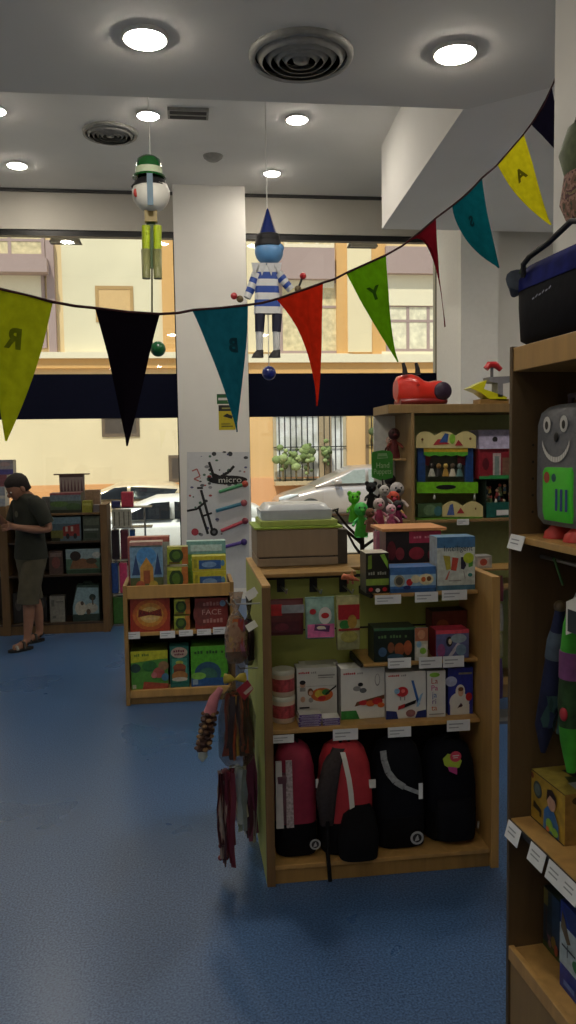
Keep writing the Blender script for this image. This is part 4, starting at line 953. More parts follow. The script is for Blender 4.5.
for (q, zb_, lab) in (((193, 571, 226.5, 584), zt2, 'yellow and blue game box on stand top, lower of two'), ((192, 556, 226, 571), zz+.002, 'yellow and blue game box on stand top, upper of two')):
    carton('yellow_game_box', lab, 'game box', q, yb+.03, .1, zb_, C('#b3ac30'), C('#a39c34'), C('#b5b04a'), [('r', .2, .12, .85, .72, C('#2d5590')), ('e', .5, .42, .22, .2, C('#6f8fb5')), ('r', .06, .2, .14, .8, C('#8a8a2c')), ('e', .9, .5, .06, .2, C('#4f7a9a'))])
carton('teal_game_box', 'pale teal and green box behind the yellow boxes', 'game box', (187, 541, 226, 584), yb+.18, .1, zt2, C('#6fa0a0'), C('#3c6a8a'), C('#9ab8b4'), [('r', 0, .0, 1, .72, C('#6a9a3c')), ('e', .5, .6, .4, .1, C('#a8c47a')), ('r', .1, .78, .9, .92, C('#a9c4c8'))])
# middle shelf
carton('board_game_box', 'red and gold sunburst board game box on the stand middle shelf', 'game box', (130, 598, 170, 632), yb, .25, zm2, C('#9a3524'), C('#5a1c14'), C('#6a2418'),
       [('e', .5, .5, .44, .46, C('#b5602c')), ('e', .5, .5, .34, .36, C('#bf8434')), ('e', .5, .5, .26, .24, C('#c9a862')), ('p', [(.2, .44), (.22, .68), (.5, .58), (.78, .68), (.8, .44), (.5, .5)], C('#7a2418')), ('t', 'KALEIDOS', .5, .55, .2, C('#3a1420'), .52), ('r', .36, .36, .64, .42, C('#cfae7a'))])
h2 = at(182, 615, y=yb).z
green_box((174, 616, 190, 631), yb, zm2, 'small green card game box on the middle shelf, under its twin')
green_box((174, 599, 190, 614), yb, h2+.004, 'small green card game box on the middle shelf, stacked on its twin')
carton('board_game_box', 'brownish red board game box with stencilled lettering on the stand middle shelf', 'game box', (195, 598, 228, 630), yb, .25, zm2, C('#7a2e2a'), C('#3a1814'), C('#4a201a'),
       [('e', .2, .5, .25, .4, C('#6a3430')), ('b', .5, .82, .5, .13, C('#a0706a'), 5), ('t', 'FACE', .5, .54, .24, C('#b3938c'), .58), ('b', .55, .28, .62, .14, C('#a87a72'), 6), ('e', .84, .82, .09, .1, C('#6a86a8'))])
# bottom shelf
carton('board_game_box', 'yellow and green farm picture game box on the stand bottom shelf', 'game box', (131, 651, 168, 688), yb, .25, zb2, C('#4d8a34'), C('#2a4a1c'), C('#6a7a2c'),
       [('r', 0, .78, 1, 1, C('#b0b32c')), ('p', [(0, .7), (1, .8), (1, 1), (0, 1)], C('#b0b32c')), ('b', .3, .9, .4, .07, C('#4a6a1c'), 8), ('e', .12, .56, .14, .12, C('#2a4440')), ('e', .5, .6, .2, .14, C('#2f6a30')), ('p', [(.3, 0), (.34, .2), (1, .12), (1, 0)], C('#9a4630')), ('e', .75, .42, .16, .14, C('#a05048')), ('e', .88, .6, .14, .12, C('#8a6a4a')), ('e', .62, .36, .08, .08, C('#b36a6a')), ('e', .92, .3, .1, .1, C('#3f6a8a')), ('r', .03, .03, .13, .13, C('#b3b39a'))])
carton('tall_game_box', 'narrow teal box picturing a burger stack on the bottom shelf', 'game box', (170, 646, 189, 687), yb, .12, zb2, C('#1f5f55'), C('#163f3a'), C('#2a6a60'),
       [('e', .5, .84, .44, .13, C('#b09a8a')), ('b', .5, .88, .6, .06, C('#6a1c3a'), 5), ('b', .5, .8, .5, .05, C('#6a1c3a'), 5), ('r', .1, .12, .9, .7, C('#3d8a74')), ('e', .5, .6, .2, .05, C('#a8b04a')), ('e', .5, .48, .34, .1, C('#8a4a2c')), ('r', .2, .36, .8, .44, C('#6a3a24')), ('e', .5, .28, .42, .12, C('#a0703c')), ('e', .5, .2, .42, .05, C('#b5b0a0'))])
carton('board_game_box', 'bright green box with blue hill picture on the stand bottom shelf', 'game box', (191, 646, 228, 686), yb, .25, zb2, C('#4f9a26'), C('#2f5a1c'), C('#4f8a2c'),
       [('b', .5, .85, .8, .08, C('#1f4a1c'), 10), ('e', .45, .32, .36, .29, C('#2c4f6a')), ('e', .45, .26, .26, .2, C('#3d6a5a')), ('r', 0, 0, 1, .2, C('#28528a')), ('e', .2, .26, .2, .09, C('#7ab04a')), ('r', .04, .05, .18, .18, C('#8aa0b5'))])

# ================================================================ PILLAR POSTER AND STICKERS
YPL = 9.85
def PP(px, py, out=.004): return at(px, py, y=YPL-out)
po = PP(214, 512)
pos = thing('scooter_poster', 'white scooter poster with black scooter outlines on the broad pillar', 'poster', (po.x, YPL, po.z))
def Q(px, py, out): return PP(px, py, out)-Vector((po.x, YPL, po.z))
b = MB(); b.prism([Q(x, y, .002) for x, y in ((187, 452), (249, 452), (249, 588), (187, 588))], (0, .001, 0), M('#d0d2d4', .5, var=.03)).build('sheet', pos)
INK = M('#121214', .5)
g = MB()
def stroke(mb, pts, wpx, m, out=.004):
    for (x0, y0), (x1, y1) in zip(pts[:-1], pts[1:]):
        d = Vector((x1-x0, y1-y0)); n = Vector((-d.y, d.x)).normalized()*wpx/2
        mb.poly([Q(x0-n.x, y0-n.y, out), Q(x1-n.x, y1-n.y, out), Q(x1+n.x, y1+n.y, out), Q(x0+n.x, y0+n.y, out)], m)
stroke(g, [(209, 462), (213, 474), (220, 477), (229, 472), (234, 466)], 2.6, INK); stroke(g, [(213, 474), (216, 482)], 4, INK)
stroke(g, [(201, 490), (213, 533)], 2.6, INK); stroke(g, [(199, 506), (208, 534)], 2.6, INK); stroke(g, [(187, 511), (197, 509), (204, 503)], 2.2, INK); stroke(g, [(197, 488), (203, 488)], 2, INK); stroke(g, [(203, 516), (212, 513)], 2, INK)
g.disc(Q(214, 532, .005), .05, .05, UX, UZ, INK); g.disc(Q(214, 532, .006), .022, .022, UX, UZ, GREYM)
g.build('scooter_outline', pos)
g = MB(); g.disc(Q(228, 480, .006), .24, .055, UX, UZ, INK); g.text('micro', Q(230, 480, .008), UX, UZ, .10, W2, w=.28); g.build('logo_oval', pos)
rnd = random.Random(5)
g = MB()
for i in range(60):
    x, y = rnd.uniform(190, 247), rnd.uniform(452, 486) if i % 2 else rnd.uniform(462, 545)
    if x > 222 and y > 490: continue
    s = rnd.uniform(.008, .032)
    c = rnd.choice([M('#3a3c40', .6), M('#8a8c90', .6), M('#5a5c60', .6), M('#a04a4a', .6), M('#4a6a5a', .6), M('#55557a', .6)])
    g.disc(Q(x, y, .003), s, s*rnd.uniform(.5, 1), UX, UZ, c, 7)
stroke(g, [(192, 471), (197, 469), (200, 476), (194, 479), (199, 481)], 1.4, M('#b06a66', .6), .0035)
g.disc(Q(195, 532, .0035), .045, .045, UX, UZ, M('#a83a48', .5)); g.build('paint_splashes', pos)
for (x0, y0, x1, y1, hx, lab) in ((219, 492, 245, 484, '#3f8a5a', 'green stick with round red knob beside the poster logo'), (216, 511, 244, 503, '#35748a', 'blue stick with red knob on the scooter poster'), (221, 531, 245, 521, '#b03a4a', 'red stick with dark red knob on the scooter poster'), (224, 547, 244, 542, '#4a2f8a', 'purple stick with purple knob low on the scooter poster')):
    a, b_ = PP(x0, y0, .06), PP(x1, y1, .06)
    t = thing('coloured_stick', lab, 'stick', a)
    MB().tube([(0, 0, 0), b_-a], .022, M(hx, .4, var=.1), 8).build('rod', t)
    MB().ball(b_-a, .042, M({'#3f8a5a': '#b0442f', '#35748a': '#9a4a50', '#b03a4a': '#7a2436', '#4a2f8a': '#3a2470'}[hx], .35, coat=.3), 12, 9).build('knob', t)
    MB().tube([(0, -.0, 0), (0, .05, 0)], .01, METAL, 6).build('mount', t)
def sticker(px, name, lab, base, items):
    a = PP(px[0], px[3], .003); b_ = PP(px[2], px[1], .003)
    w, h = b_.x-a.x, b_.z-a.z
    mb = MB().box(0, w, 0, .002, 0, h, base).deco((0, 0, 0), UX, UZ, NY, w, h, items, .001)
    return one(name, mb, lab, 'sign', (a.x, YPL-.0025, a.z))
sticker((217, 394, 231, 404), 'exit_sign', 'small green exit sticker on the pillar above the yellow one', M('#1c5a2a', .4), [('r', .1, .38, .75, .62, W2), ('p', [(.75, .2), (.95, .5), (.75, .8)], W2), ('r', .0, .9, 1, 1, M('#0f3a1a', .4))])
sticker((219, 405, 235, 430), 'warning_sign', 'yellow and black sticker on the pillar below the green one', M('#bfae1c', .4), [('r', 0, .76, 1, 1, M('#1a1a14', .4)), ('r', .2, .84, .85, .9, M('#8a8a4a', .4)), ('p', [(.25, .55), (.5, .66), (.85, .56), (.8, .44), (.5, .5)], M('#1a1a14', .4)), ('r', .15, .12, .85, .17, M('#6a6414', .4)), ('r', .15, .22, .7, .26, M('#6a6414', .4))])

# ================================================================ TALL CABINET WITH PUPPET THEATRE
KY0, KY1 = 5.5, 5.95
kx0, kxd, kx1 = 1.422, 1.60, 2.52
kzt = at(450, 404, y=KY0).z; kzs = at(440, 520, y=KY0).z
KO = (kx0, KY0, 0)
cab = thing('display_cabinet', 'tall wooden cabinet holding a toy puppet theatre by the pillar', 'cabinet', KO)
def KP(name, mb, bev=.003):
    mb.shift((-kx0, -KY0, 0)); return mb.build(name, cab, bev)
KP('top_board', MB().box(kx0, kx1, KY0, KY1, kzt-.062, kzt, CABW))
KP('divider', MB().box(kxd-.012, kxd+.012, KY0, KY1, 0, kzt-.062, CABW))
KP('side_panel', MB().box(kx1-.025, kx1, KY0, KY1, 0, kzt-.062, CABW))
KP('back_panel', MB().box(kxd+.012, kx1-.025, KY1-.02, KY1, .1, kzt-.062, M('#bcc88c', .6, var=.06)))
KP('white_back_panel', MB().box(kx0, kxd-.012, KY1-.02, KY1, .1, kzt-.062, M('#cfcfc8', .6)))
KP('shelf', MB().box(kxd+.012, kx1-.025, KY0+.01, KY1-.02, kzs-.022, kzs, CABW))
KP('shelf', MB().box(kx0, kxd-.012, KY0+.01, KY1-.02, kzs-.022, kzs, CABW))
KP('upper_shelf', MB().box(kx0+.03, kxd-.012, KY0+.12, KY1-.02, at(400, 459, y=KY0).z-.015, at(400, 459, y=KY0).z, CABW))
KP('lower_shelf', MB().box(kxd+.012, kx1-.025, KY0+.01, KY1-.02, .8, .822, CABW)); KP('base', MB().box(kx0, kx1, KY0+.02, KY1, 0, .1, CABW))
price(457, 519, 469, 525, KY0+.009, cab, KO)
# theatre
ty = KY0+.06
tc_ = at(446, 500, y=ty)
th = thing('puppet_theatre', 'wooden toy puppet theatre with navy posts and lime stage board in the cabinet', 'toy', (tc_.x, ty, kzs+.001))
T_ = lambda px, py, dy=0.: Vector((at(px, py, y=ty).x-tc_.x, dy, at(px, py, y=ty).z-kzs-.001))
CRM = M('#c9bd86', .5, var=.06, kind='wood')
def scallop(pxs, ytop, yval, ybot, y=0.):
    out = [T_(pxs[0], ybot, y), T_(pxs[-1], ybot, y)]
    top = []
    for a, b_ in zip(pxs[:-1], pxs[1:]):
        for i in range(7):
            u = i/6; top.append(T_(a+(b_-a)*u, yval+(ytop-yval)*math.sin(math.pi*u), y))
    return out+top[::-1]
mb = MB().prism(scallop((416, 435, 456, 476), 431, 436, 448), (0, .012, 0), CRM)
mb.deco(T_(416, 448, -.001), UX, UZ, NY, (T_(476, 448)-T_(416, 448)).x, (T_(416, 431)-T_(416, 448)).z, [('p', [(.28, .15), (.36, .5), (.44, .5), (.56, .2)], C('#a03038')), ('p', [(.38, .3), (.48, .85), (.54, .8), (.52, .3)], C('#2f4f8a')), ('e', .6, .5, .05, .3, LG), ('p', [(.64, .1), (.70, .45), (.78, .1)], C('#a03038')), ('e', .9, .5, .02, .08, BRN), ('e', .1, .5, .02, .08, BRN)], .001); mb.build('gable_board', th)
for x in (418.5, 466.5):
    MB().box(T_(x, 480).x, T_(x+7.5, 480).x, .014, .05, T_(446, 493).z, T_(446, 447).z, C('#1c3f78')).build('post', th, .002)
mb = MB(); mb.prism([T_(424, 448, .004), T_(468, 448, .004), T_(468, 452, .004), T_(424, 452, .004)], (0, .006, 0), C('#b59a2c')); mb.prism([T_(424, 452, .002)]+[T_(424+44*i/8, 455+(1.5 if i % 2 else 0), .002) for i in range(9)]+[T_(468, 452, .002)], (0, .006, 0), C('#4f9a2c')); mb.build('valance', th)
mb = MB().box(T_(424, 480).x, T_(468, 480).x, .045, .05, T_(446, 492).z, T_(446, 448).z, C('#3a3d34'))
for sgn, xs in ((-1, (424, 433)), (1, (459, 468))):
    mb.prism([T_(xs[0], 454, .03), T_(xs[1], 454, .03), T_(xs[1]-sgn*0-(3 if sgn < 0 else -3), 466, .03), T_(xs[0], 464, .03)], (0, .008, 0), C('#6a1c24'))
mb.build('stage_backdrop', th)
rr = random.Random(3)
for i, x in enumerate((433, 440, 447, 454, 461)):
    mb = MB(); c = T_(x, 466, .03); mb.ball(c, (.018, .012, .02), C(['#3a3630', '#8a6a3c', '#b59a4a', '#5a4a3a', '#6a7a7a'][i]), 10, 8)
    mb.loft([(c.z-.075, c.x, .03, .028, .012, 2.5), (c.z-.02, c.x, .03, .012, .01, 2.2)], C(['#b5b5aa', '#2a2a2a', '#a8843c', '#c0b8a8', '#5a7a7a'][i]), 10); mb.build('finger_puppet', th)
mb = MB().prism([T_(416, 482, -.02), T_(477, 482, -.02), T_(477, 493, -.02), T_(416, 493, -.02)], (0, .02, 0), C('#6fb51f')); mb.disc(T_(445, 487, -.0215), .075, .017, UX, UZ, BLACK, 20); mb.build('stage_board', th)
for x in (435, 475): MB().ball(T_(x-1, 497, -.01), (.008, .008, .018), W2, 8, 6).tube([T_(x-1, 493, -.01), T_(x-1, 496, -.01)], .003, W2, 5).build('hanging_peg', th)
mb = MB().prism(scallop((442, 462, 482), 501, 506, 516.5, -.02), (0, .012, 0), CRM)
mb.deco(T_(442, 516.5, -.021), UX, UZ, NY, (T_(482, 0)-T_(442, 0)).x, (T_(0, 501)-T_(0, 516.5)).z, [('p', [(.1, .1), (.18, .8), (.26, .9), (.3, .1)], C('#4a5f9a')), ('p', [(.36, .2), (.46, .6), (.56, .2)], C('#a03038')), ('e', .85, .5, .02, .08, BRN)], .001); mb.build('lower_gable', th)
mb = MB().box(T_(418, 480).x, T_(442, 480).x, -.0, .04, T_(446, 516.5).z, T_(446, 503).z, C('#3f5a38')); mb.disc(T_(430, 510, -.002), .05, .04, UX, UZ, C('#5f7a5a')).disc(T_(438, 511, -.003), .03, .035, UX, UZ, C('#3a6a74')); mb.build('picture_base', th)
MB().box(T_(416, 480).x, T_(481, 480).x, -.03, .1, 0, .01, C('#5a8a2c')).build('foot_board', th)
# clear bin of small toys and barn box
binx0, binx1 = at(486, 500, y=KY0+.05).x, at(516, 500, y=KY0+.05).x
bz1 = at(495, 479, y=KY0+.05).z
bn = thing('toy_bin', 'clear bin packed with little wooden figures under the red barn', 'bin', ((binx0+binx1)/2, KY0+.05, kzs+.001))
hw2 = (binx1-binx0)/2; bh = bz1-kzs-.003
MB().box(-hw2, hw2, 0, .004, 0, bh*.4, C('#1c5a52')).box(-hw2, -hw2+.004, 0, .2, 0, bh, C('#2a3a34')).box(hw2-.004, hw2, 0, .2, 0, bh, C('#2a3a34')).box(-hw2, hw2, .196, .2, 0, bh, C('#1c241f')).box(-hw2, hw2, 0, .2, 0, .004, C('#1c5a52')).build('bin_walls', bn)
MB().box(-hw2*.3, hw2*.5, -.002, -.0005, bh*.06, bh*.2, PAPER).build('bin_label', bn)
MB().box(-hw2, hw2, 0, .2, bh-.006, bh, C('#2f3a36')).build('bin_lid', bn)
rr = random.Random(9)
for i in range(26):
    x = rr.uniform(-hw2*.85, hw2*.85); zf = rr.uniform(.42, .88)*bh
    t = thing('wooden_figure', 'tiny wooden figure in the clear bin under the red barn', 'figurine', ((binx0+binx1)/2+x, KY0+.07+rr.uniform(0, .06), kzs+zf-.02), group='tiny wooden figures in the clear bin')
    MB().ball((0, 0, .022), .012, C(rr.choice(['#c9a888', '#b58a6a', '#6a4a34', '#c4b49a', '#8a3a34'])), 8, 6).build('head', t)
    MB().loft([(-.018, 0, 0, .013, .011, 2.2), (.012, 0, 0, .008, .008, 2.2)], C(rr.choice(['#b5b0a4', '#7a2a2c', '#2f4a5a', '#8a7a3a', '#4a5a34'])), 8).build('body', t)
bx0, bx1 = at(479, 460, y=KY0+.05).x, at(512, 460, y=KY0+.05).x
bt = thing('toy_barn', 'red toy barn with lilac roof standing on the clear bin', 'toy house', ((bx0+bx1)/2, KY0+.05, bz1+.002))
hb = (bx1-bx0)/2; hz = at(495, 425, y=KY0+.05).z-bz1; BR = C('#8a2230')
hz *= .96
MB().box(-hb, hb, 0, .22, 0, hz*.58, BR).deco((-hb, 0, 0), UX, UZ, NY, 2*hb, hz*.58, [('r', .42, .05, .66, .85, C('#b8a8a8')), ('r', .47, .05, .61, .75, C('#7a8a8a')), ('e', .2, .5, .1, .2, C('#5a1420')), ('r', .7, .1, .96, .7, C('#7a5a4a')), ('r', .3, 0, 1, .12, C('#2f7a4a'))], .001).build('walls', bt)
MB().prism([(-hb, -.01, hz*.58), (hb, -.01, hz*.58), (hb, .05, hz*.95), (-hb*.9, .05, hz*.95)], (0, .2, 0), C('#9a94ae')).disc((.0, .012, hz*.76), .02, .02, UX, UZ, BLACK).build('roof', bt)
MB().box(-hb, hb, -.02, 0, 0, .02, C('#2f8a4a')).build('lawn_board', bt)
# ride-on ladybird
ry = 5.62
rz = kzt+.001
rc = at(425, 402, y=ry)
bug = thing('ride_on_bug', 'red ride-on bug toy with black feelers on top of the cabinet', 'ride-on toy', (rc.x, ry, rz))
v = lambda px, py, dy=0.: Vector((at(px, py, y=ry).x-rc.x, dy, at(px, py, y=ry).z-rz))
RB = M('#c92c20', .3, var=.06, coat=.3); RBD = M('#7a1a1c', .4, var=.1)
xs = [v(p_, 400).x for p_ in (400, 402, 407, 414, 421, 427, 432, 438, 444, 449)]
zs = [(.375, .15), (.375, .20), (.37, .26), (.36, .275), (.33, .25), (.26, .19), (.23, .165), (.24, .17), (.245, .165), (.24, .12)]
kk = (at(410, 372, y=ry).z-rz)/.27*1.0
H_ = at(411, 373, y=ry).z-rz
prof = [(.50, .30), (.50, .42), (.49, .48), (.49, .50), (.46, .47), (.40, .38), (.385, .36), (.40, .38), (.41, .37), (.40, .28)]
mb = MB().loft([(x, .12, H_*(a_+.02), .12 if 2 < i < 9 else .08, H_*b_, 2.6) for i, (x, (a_, b_)) in enumerate(zip(xs, prof))], RB, 24, 'x'); mb.build('body', bug)
mb = MB().loft([(xs[1], .12, H_*.12, .10, H_*.11, 3), (xs[3], .12, H_*.13, .125, H_*.13, 3), (xs[8], .12, H_*.13, .125, H_*.12, 3), (xs[9], .12, H_*.14, .09, H_*.1, 3)], RBD, 20, 'x'); mb.build('lower_skirt', bug)
for dx, dy in ((407, .05), (420, .05)):
    mb = MB(); a0 = v(dx, 374, dy); mb.tube([a0, v(dx-.5, 368, dy), v(dx-2, 362, dy)], [.022, .017, .012], BLACK, 8).build('feeler', bug)
MB().lathe([(0, -.012), (.058, -.008), (.066, .0), (.066, .03), (0, .03)], v(443, 391, .0), M('#2a1830', .5), 20, 'y').build('rear_wheel', bug)
MB().disc(v(418, 385, -.004), .012, .01, UX, UZ, M('#8a1a18', .4)).build('eye', bug)
# digger toy
dc = at(490, 401, y=5.6)
dg_ = thing('toy_digger', 'yellow toy scoop with grey block and red top on the cabinet', 'toy', (dc.x, 5.6, rz))
v = lambda px, py, dy=0.: Vector((at(px, py, y=5.6).x-dc.x, dy, at(px, py, y=5.6).z-rz))
YT = M('#c6c41c', .35, var=.06, coat=.3)
MB().prism([v(470, 388), v(480, 383), v(487, 380), v(484, 389), v(493, 392), v(507, 397), v(507, 401), v(491, 400), v(480, 392)], (0, .14, 0), YT).build('scoop', dg_)
MB().prism([v(489, 377), v(512, 376), v(512, 382), v(503, 383), v(503, 397), v(498, 397), v(498, 383), v(490, 382)], (0, .12, 0), M('#7a7a80', .5)).build('grey_block', dg_)
MB().tube([v(489, 368, .06), v(492, 364, .06), v(499, 364, .06), v(504, 369, .06)], [.022, .026, .026, .018], M('#b0262c', .35), 10).build('red_top', dg_)
MB().tube([v(495, 366, .06), v(495, 377, .06)], .012, M('#5a5a60', .5), 8).build('mast', dg_)
MB().box(v(480, 398).x, v(509, 398).x, .0, .14, 0, v(490, 399).z, M('#8a6a3a', .5)).build('base_plate', dg_)

# puppets and dolls in the open bay and on the stand
def puppet(px, pyt, pyb, y, label, head, body, arm, ears=None, name='hand_puppet', tilt=0., group=None):
    T0 = at(px, pyt, y=y); h = T0.z-at(px, pyb, y=y).z
    t = thing(name, label, 'puppet', (T0.x, y, T0.z-h), tilt, group)
    r = h*.2
    hd = MB().ball((0, 0, h-r), (r, r*.9, r), head, 14, 10)
    hd.ball((0, -r*.8, h-r*1.15), (r*.35, r*.3, r*.28), body, 10, 8)
    for sx in (-1, 1): hd.ball((sx*r*.38, -r*.8, h-r*.75), (r*.13, r*.1, r*.16), BLACK, 8, 6)
    ho = hd.build('head', t)
    if ears:
        for sx in (-1, 1): MB().ball((sx*r*.75, 0, h-r*.25), (r*.42, r*.2, r*.45), ears, 10, 8).build('ear', ho)
    MB().loft([(0, 0, 0, h*.19, h*.14, 2.3), (h*.1, 0, 0, h*.2, h*.14, 2.3), (h*.45, 0, 0, h*.13, h*.1, 2.3), (h*.62, 0, 0, h*.08, h*.07, 2.2)], body, 16).build('body', t)
    for sx in (-1, 1):
        MB().tube([(sx*h*.08, 0, h*.52), (sx*h*.2, -.01, h*.44), (sx*h*.27, -.03, h*.34)], [h*.05, h*.05, h*.04], arm, 8).build('arm', t)
    for sx in (-1, 1): MB().loft([(0, sx*h*.1, -.02, h*.06, h*.08, 2.2), (h*.06, sx*h*.1, 0, h*.07, h*.07, 2.2)], arm, 10).build('foot', t)
    return t
zus = at(400, 459, y=KY0).z
puppet(394, 428, 458.3, KY0+.2, 'dark red puppet in the open cabinet bay, upper level', M('#3a1418', .7), M('#5a1c1c', .8, var=.3), M('#7a3428', .8), name='hand_puppet')
puppet(390, 436, 458, KY0+.37, 'brown puppet with pale face beside the dark red puppet', M('#a88a7a', .7), M('#6a2a24', .8, var=.3), M('#4a201c', .8))
puppet(397, 482, 519, KY0+.08, 'black and white puppet with grey cap in the open cabinet bay', M('#a8a4a4', .7), M('#16161a', .8), M('#c0b0ac', .8), None)
puppet(390, 474, 503, KY0+.30, 'dark slim puppet behind the black and white puppet', M('#1a1418', .7), M('#141014', .8), M('#241418', .8))
# stand with the sign
sy = 4.62
sc_ = at(366, 540, y=sy)
ps = thing('puppet_stand', 'dark metal puppet stand with branching arms behind the gondola', 'display stand', (sc_.x, sy, 0))
v = lambda px, py, dy=0.: Vector((at(px, py, y=sy).x-sc_.x, dy, at(px, py, y=sy).z))
DM = M('#2a1c1e', .4, .4)
MB().tube([(0, 0, .02), v(362, 536), v(360, 520)], .014, DM, 8).build('pole', ps)
MB().lathe([(.22, 0), (.22, .012), (.03, .03), (.015, .03)], (0, 0, 0), DM, 24).build('base', ps)
for a, b_ in (((362, 544), (322, 506)), ((361, 540), (334, 509)), ((362, 548), (396, 520)), ((361, 530), (383, 487)), ((362, 556), (347, 532))):
    MB().tube([v(*a), v((a[0]+b_[0])/2, (a[1]+b_[1])/2+2), v(*b_)], [.010, .008, .006], DM, 7).build('arm', ps)
MB().tube([v(383, 487), v(382.5, 479)], .005, DM, 6).build('sign_stem', ps)
sg = at(372, 481, y=sy); sg2 = at(393, 450, y=sy)
w_, h_ = sg2.x-sg.x, sg2.z-sg.z
SGN = M('#2f8a24', .4, var=.05)
pts = [(0, h_*.12), (w_*.45, 0), (w_, h_*.1), (w_, h_*.85), (w_*.9, h_*.96), (w_*.5, h_), (w_*.05, h_*.95), (0, h_*.86)]
mb = MB().prism([(x, 0, z) for x, z in pts], (0, .006, 0), SGN)
LW = M('#a9cf9f', .5)
mb.deco((0, 0, 0), UX, UZ, NY, w_, h_, [('t', 'Hand', .52, .5, .25, LW, .6), ('t', 'Puppets', .5, .3, .25, LW, .82), ('p', [(.25, .72), (.28, .9), (.7, .9), (.76, .74)], M('#7fae76', .5)), ('r', .3, .76, .7, .8, SGN)], .0012)
one('hand_puppets_sign', mb, 'green sign reading Hand Puppets over the puppets', 'sign', (sg.x, sy+.004, sg.z))
GF = M('#54b51c', .7, var=.15)
puppet(354, 492, 522, sy-.09, 'lime green frog puppet with open mouth on the stand', GF, GF, M('#6fc43a', .7), GF)
puppet(361, 502, 537, sy-.16, 'bright green puppet just below the lime frog', M('#3fae4a', .6), M('#3fa82c', .7, var=.2), M('#4fc46a', .6))
puppet(371, 482, 509, sy+.07, 'black furry puppet near the green sign stem', M('#141416', .9), M('#1a1a1c', .9), M('#2a2a2a', .9), M('#141416', .9))
puppet(384, 485, 514, sy-.05, 'grey and white puppet with black ears under the green sign', M('#b0aca8', .8), M('#7a7674', .8), M('#b0aca8', .8), M('#18181a', .8))
puppet(379, 498, 528, sy-.16, 'pink dressed puppet with white face under the sign', M('#c0b0b0', .8), M('#b0446a', .8, var=.3), M('#c07a8a', .8))
puppet(393, 491, 526, sy+.07, 'red and orange puppet next to the cabinet post', M('#b0402c', .8), M('#a8324a', .8, var=.3), M('#b5884a', .8))
puppet(391, 504, 530, sy-.215, 'pink and white spotted puppet in front of the red one', M('#c8a8b0', .8), M('#c05a86', .8, var=.5, scale=60), M('#d8b0b8', .8))
puppet(398, 500, 527, sy-.16, 'magenta puppet with dark head at the cabinet corner', M('#1c1618', .8), M('#8a2a58', .8, var=.4, scale=50), M('#a0506a', .8))
puppet(370, 508, 532, sy-.24, 'brown striped puppet between the green and pink puppets', M('#6a4a34', .8), M('#8a5a4a', .8, var=.4), M('#7a5a44', .8))
# shopping goods seen past the gondola's far side
gd = thing('clothes_rail', 'narrow stand of pale packets seen beside the gondola post', 'display rail', (2.02, 5.1, 0))
MB().tube([(-.12, 0, 0), (-.12, 0, 1.03), (.3, 0, 1.03), (.3, 0, 0)], .012, METAL, 8).build('rail', gd)
MB().box(-.3, .34, -.12, .12, 1.035, 1.045, WOOD).build('top_board', gd)
MB().box(-.16, .34, -.12, .12, 0, .02, GREYM).build('foot', gd)
for i, (z0, z1, hx, lab) in enumerate(((.82, 1.0, '#7a2a34', 'dark red packet highest under the narrow stand top'), (.62, .81, '#a8a498', 'white packet on the narrow stand under the red one'), (.45, .61, '#a09a74', 'beige packet on the narrow stand above the violet one'), (.16, .44, '#4a3464', 'violet packet hanging lowest on the narrow stand'))):
    p_ = MB().loft([(z0, 0, 0, .09, .02, 4), ((z0+z1)/2, 0, 0, .09, .03, 4), (z1-.01, 0, 0, .085, .008, 4)], M(hx, .4, var=.25, scale=14), 16)
    one('packet', p_, lab, 'packet', (1.99, 5.04, 0))

# ================================================================ DARK TOY SHELF BEHIND THE MAN
SX0, SX1, SY0, SY1 = -2.12, -.80, 8.30, 8.72
D_ = lambda py: at(75, py, y=SY0+.02).z
SO = (SX0, SY0, 0)
sh = thing('toy_shelf', 'dark wooden toy shelf behind the standing man', 'shelf', SO)
def SP(name, mb, bev=.003):
    mb.shift((-SX0, -SY0, 0)); return mb.build(name, sh, bev)
stop = D_(505)
SP('side_panel', MB().box(SX1-.07, SX1, SY0, SY1, 0, stop, WOODD)); SP('side_panel', MB().box(at(0, 560, y=SY0).x, at(8, 560, y=SY0).x, SY0, SY1, 0, stop+.0, WOODD))
SP('back_panel', MB().box(SX0, SX1-.07, SY1-.02, SY1, .1, stop-.02, M('#1c1712', .7, kind='wood')))
SP('base', MB().box(SX0, SX1-.07, SY0+.02, SY0+.05, 0, D_(623), WOODD))
rows = [D_(513), D_(541), D_(574), D_(622)]
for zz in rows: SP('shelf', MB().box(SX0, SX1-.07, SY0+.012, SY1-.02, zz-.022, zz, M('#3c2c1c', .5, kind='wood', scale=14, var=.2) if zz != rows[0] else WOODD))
yq = SY0+.04
carton('toy_box', 'long box with grassy landscape print on top of the dark shelf', 'toy box', (50, 493, 81, 512), yq, .2, rows[0], C('#4f5f50'), C('#5a5a4a'), C('#8a5a5a'), [('r', 0, .6, 1, .95, C('#6a7a84')), ('r', 0, .9, 1, 1, C('#8a4a50')), ('e', .3, .45, .3, .14, C('#54703c')), ('e', .75, .3, .24, .2, C('#3f5a34')), ('r', 0, 0, 1, .16, C('#2a2f24'))])
t = thing('gift_bag', 'white spotted gift bag standing behind the landscape box', 'gift bag', (at(72, 495, y=yq+.25).x, yq+.25, rows[0]+.001))
hb_ = at(72, 475, y=yq+.25).z-rows[0]
mb = MB().prism([(-.12, 0, 0), (.12, 0, 0), (.125, 0, hb_), (-.125, 0, hb_)], (0, .08, 0), M('#8f8480', .6, var=.1))
mb.deco((-.12, 0, 0), UX, UZ, NY, .24, hb_, [('p', [(u/7+.02, .55), (u/7+.12, .55), (u/7+.07, .9)], C('#5a4044')) for u in range(7)] + [('r', 0, .94, 1, 1, C('#4a3434'))]); mb.build('bag_body', t)
